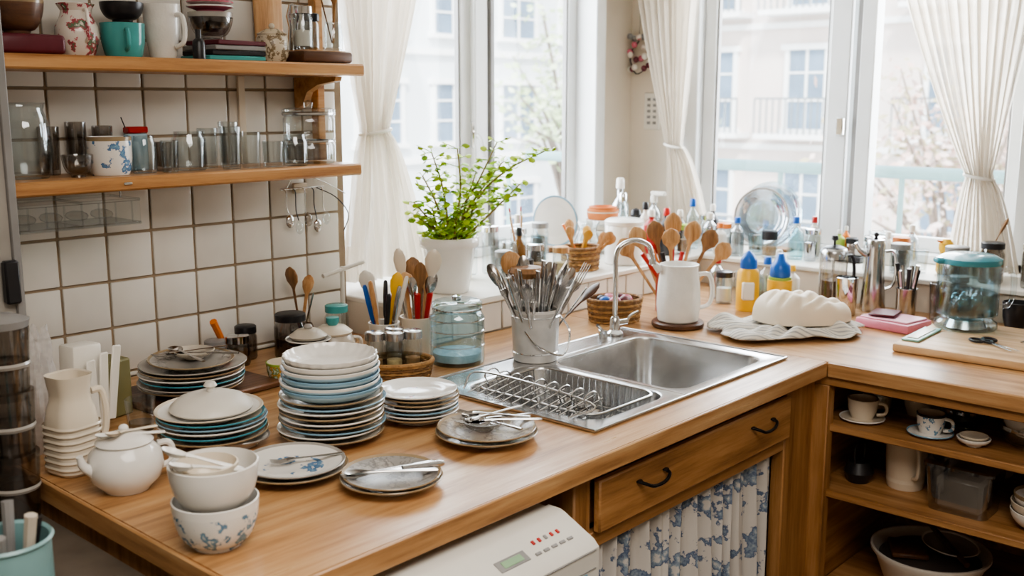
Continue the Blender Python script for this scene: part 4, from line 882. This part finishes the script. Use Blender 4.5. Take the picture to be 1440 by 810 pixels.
# ================================================================= CURTAINS
def curtain(name,ax,pos,top,gat,bot,nf,amp=.03):
    b=B(name)
    def ends(z):
        if z>gat[2]:
            t=(z-gat[2])/(top[2]-gat[2]); k=t**.75; k=k*k*(3-2*k)*.35+k*.65
            return gat[0]+(top[0]-gat[0])*k, gat[1]+(top[1]-gat[1])*k
        t=(gat[2]-z)/(gat[2]-bot[2]); k=t**.6
        return gat[0]+(bot[0]-gat[0])*k, gat[1]+(bot[1]-gat[1])*k
    def fn(u,v):
        z=top[2]+(bot[2]-top[2])*v; a0,a1=ends(z); w=abs(a1-a0); w0=abs(top[1]-top[0])
        A=amp*(.4+.6*min(1,w/w0)); c=a0+(a1-a0)*u
        d=A*sin(u*2*pi*nf+1.5*sin(v*3)+.8*sin(u*7))+A*.35*sin(u*2*pi*nf*2.3+v*4)
        c+=.008*sin(u*2*pi*nf*1.0+2)
        return (c,pos+d,z) if ax=='y' else (pos+d,c,z)
    b.grid(fn,nf*14,60,CURT)
    g0,g1=gat[0],gat[1]; gc=(g0+g1)/2; gw=abs(g1-g0)/2+.006
    pts=[]
    for i in range(28):
        a=2*pi*i/28; p,q=gc+gw*cos(a),pos+(amp*.62+.008)*sin(a); z=gat[2]+.008*cos(a)
        pts.append((p,q,z) if ax=='y' else (q,p,z))
    b.tube(pts,.006,WPL,8,(1,1.4),closed=True)
    return b.done(ang=85)
curtain('window_curtain','y',2.52,(1.99,2.42,2.30),(2.10,2.20,1.45),(2.02,2.36,.985),10,.035)
curtain('window_curtain','x',3.66,(2.66,2.28,2.32),(2.43,2.36,1.36),(2.42,2.22,1.02),9,.032)
curtain('window_curtain','x',3.67,(1.58,1.0,2.30),(1.215,1.135,1.29),(1.26,1.02,.975),13,.034)
b=B('curtain_rod'); b.tube([(1.97,2.55,2.33),(3.6,2.55,2.33)],.01,CHROME,10); b.tube([(3.7,2.6,2.33),(3.7,.9,2.33)],.01,CHROME,10); b.done()
# ================================================================= OUTSIDE
FAC=M('facade_render','#dccfc7',.85,var=.05,ns=.8); FAC2=M('facade_pale','#d9dee0',.85,var=.05,ns=.8); TRM=M('facade_trim','#f0f0ee',.7,var=.02); WGL=M('facade_glass','#74879a',.15,var=.2,ns=1.5); RAILM=M('railing_paint','#8fb0b1',.4,var=.03); DKR=M('iron_rail','#7d8386',.5)
def facade(name,ax,p,u0,u1,z0,z1,m,us,zs,ww=1.0,wh=2.1,bal=True):
    b=B(name)
    def bx(a0,a1,d0,d1,za,zb,mm,bev=0):
        if ax=='x': b.bb(p+d0,p+d1,a0,a1,za,zb,mm,bev)
        else: b.bb(a0,a1,p+d0,p+d1,za,zb,mm,bev)
    bx(u0,u1,0,3,z0,z1,m)
    for z in zs:
        bx(u0,u1,-.12,0,z-wh/2-.55,z-wh/2-.40,TRM)
        for u in us:
            bx(u-ww/2,u+ww/2,-.03,.02,z-wh/2,z+wh/2,WGL)
            for s in (-1,1): bx(u+s*ww/2-.06,u+s*ww/2+.06,-.09,.02,z-wh/2,z+wh/2,TRM)
            bx(u-ww/2-.15,u+ww/2+.15,-.14,.02,z+wh/2,z+wh/2+.15,TRM); bx(u-ww/2-.15,u+ww/2+.15,-.16,.02,z-wh/2-.12,z-wh/2,TRM)
            bx(u-.03,u+.03,-.07,.0,z-wh/2,z+wh/2,TRM)
            for q in (-.15,.2): bx(u-ww/2,u+ww/2,-.06,0,z+wh*q,z+wh*q+.05,TRM)
            if bal:
                w2=ww*.95; bx(u-w2,u+w2,-.8,0,z-wh/2-.25,z-wh/2-.12,TRM); bx(u-w2,u+w2,-.8,-.75,z-wh/2+.75,z-wh/2+.80,DKR)
                n=12
                for k in range(n+1): uu=u-w2+2*w2*k/n; bx(uu-.015,uu+.015,-.79,-.76,z-wh/2-.12,z-wh/2+.76,DKR)
    b.done(smooth=False)
facade('apartment_building','x',25,-6,16,-9,14,FAC,[-2,1.5,5,8.8,12.4,15],[-4.4,-1.3,1.8,4.9,8],1.1,2.0)
facade('apartment_building','y',20,10,30,-9,14,FAC2,[12,14.6,17.2,19.8,22.4,25,27.6],[-4.4,-1.6,1.2,4.0,6.8],1.5,1.5,False)
b=B('street_ground'); b.bb(4.2,60,-30,50,-9.2,-9,M('asphalt','#b4b2ae',.9),0); b.done()
b=B('balcony_railing')
for z,r_ in ((1.215,.03),(.78,.015)): b.tube([(4.8,-1,z),(4.8,4.2,z)],r_,RAILM,10)
for k in range(9): b.tube([(4.8,-.6+k*.62,.60),(4.8,-.6+k*.62,1.2)],.014,RAILM,8)
b.bb(3.96,4.9,-1,4.2,.45,.60,TRM,0); b.done()
def tree(name,loc,mats,n,rad,seed,ls=.09):
    b=B(name); R=random.Random(seed); bark=M(name+'_bark','#8c7f74',.9)
    b.tube(sp([(0,0,-9),(.1,0,-5),(0,.1,-2)],4),[.2-.008*i for i in range(9)],bark,8)
    ends=[]
    for k in range(26):
        a=R.uniform(0,6.28); e=R.uniform(-.3,1.2); L=rad*R.uniform(.6,1.05)
        q=Vector((cos(a)*cos(e)*L,sin(a)*cos(e)*L,sin(e)*L*1.1)); b.tube(sp([(0,.1,-2),q*.4+Vector((0,0,-.6)),q],4),[.05,.045,.04,.035,.03,.025,.02,.015,.01],bark,5); ends.append(q)
    for k in range(n):
        q=R.choice(ends)*R.uniform(.35,1.05)+Vector((R.gauss(0,.28),R.gauss(0,.28),R.gauss(0,.28)))
        d=Vector((R.gauss(0,1),R.gauss(0,1),R.gauss(0,1))).normalized(); u=d.orthogonal().normalized(); s=ls*R.uniform(.6,1.3)
        b.add([q-d*s,q+u*s*.6,q+d*s,q-u*s*.6],[(0,1,2,3)],R.choice(mats))
    b.done(loc,smooth=False)
tree('blossom_tree',(13.5,4.5,.2),[M('blossom','#cfb0a4',.8),M('blossom_leaf','#b3a98a',.8),M('blossom_pale','#dccac2',.8)],1900,1.9,5,.07)
tree('street_tree',(15.5,12.5,1.4),[M('spring_leaf','#b0c194',.8),M('spring_leaf_pale','#c9d4b4',.8)],1300,2.2,9)
# ================================================================= LIGHT
w=bpy.data.worlds.new('world'); bpy.context.scene.world=w; w.use_nodes=True; nt=w.node_tree; nt.nodes.clear()
o=nt.nodes.new('ShaderNodeOutputWorld'); bg=nt.nodes.new('ShaderNodeBackground'); tc=nt.nodes.new('ShaderNodeTexCoord'); sx=nt.nodes.new('ShaderNodeSeparateXYZ')
nt.links.new(tc.outputs['Generated'],sx.inputs[0]); nt.links.new(ramp(nt,sx.outputs[2],[(0,(.95,.97,1,1)),(.6,(.82,.91,1,1))]),bg.inputs[0]); bg.inputs[1].default_value=5.0; nt.links.new(bg.outputs[0],o.inputs[0])
def sun(e,d,col):
    l=bpy.data.lights.new('sun','SUN'); l.energy=e; l.color=col; l.angle=radians(8); ob=bpy.data.objects.new('sun',l); bpy.context.collection.objects.link(ob)
    ob.rotation_euler=Vector(d).to_track_quat('-Z','Y').to_euler()
sun(7.5,(.7,.6,-.9),(1,.97,.93))
def area(n,loc,d,sx_,sy_,e,col):
    l=bpy.data.lights.new(n,'AREA'); l.shape='RECTANGLE'; l.size=sx_; l.size_y=sy_; l.energy=e; l.color=col; ob=bpy.data.objects.new(n,l); bpy.context.collection.objects.link(ob); ob.location=loc
    ob.rotation_euler=Vector(d).to_track_quat('-Z','Y').to_euler()
area('window_daylight_north',(2.8,3.0,1.75),(-.1,-1,-.3),1.4,1.2,62,(.90,.95,1))
area('window_daylight_east',(4.05,1.7,1.75),(-1,-.1,-.3),1.3,1.2,66,(.92,.96,1))
area('added_fill_light',(.5,.1,2.46),(0,0,-1),1.4,1.4,52,(1,.93,.85))  # warm overhead fill added to brighten the interior, no known lamp there
# ================================================================= CAMERA
f_=1450.;p=math.atan2(265,f_); yaw=math.atan2(1330,math.sqrt(f_*f_+265*265))
Fv=Vector((cos(yaw),sin(yaw),0)); Rv=Vector((sin(yaw),-cos(yaw),0)); Uv=Vector((0,0,1)); fw=Fv*cos(p)-Uv*sin(p); up=Fv*sin(p)+Uv*cos(p)
cam=bpy.data.cameras.new('camera'); co=bpy.data.objects.new('camera',cam); bpy.context.collection.objects.link(co)
co.matrix_world=Matrix(((Rv.x,up.x,-fw.x,0),(Rv.y,up.y,-fw.y,0),(Rv.z,up.z,-fw.z,1.55),(0,0,0,1)))
cam.sensor_width=36; cam.lens=36*f_/1440; cam.clip_end=200; cam.dof.use_dof=True; cam.dof.focus_distance=2.4; cam.dof.aperture_fstop=4.0
bpy.context.scene.camera=co
try: bpy.context.scene.view_settings.look='AgX - Medium High Contrast'
except Exception: pass
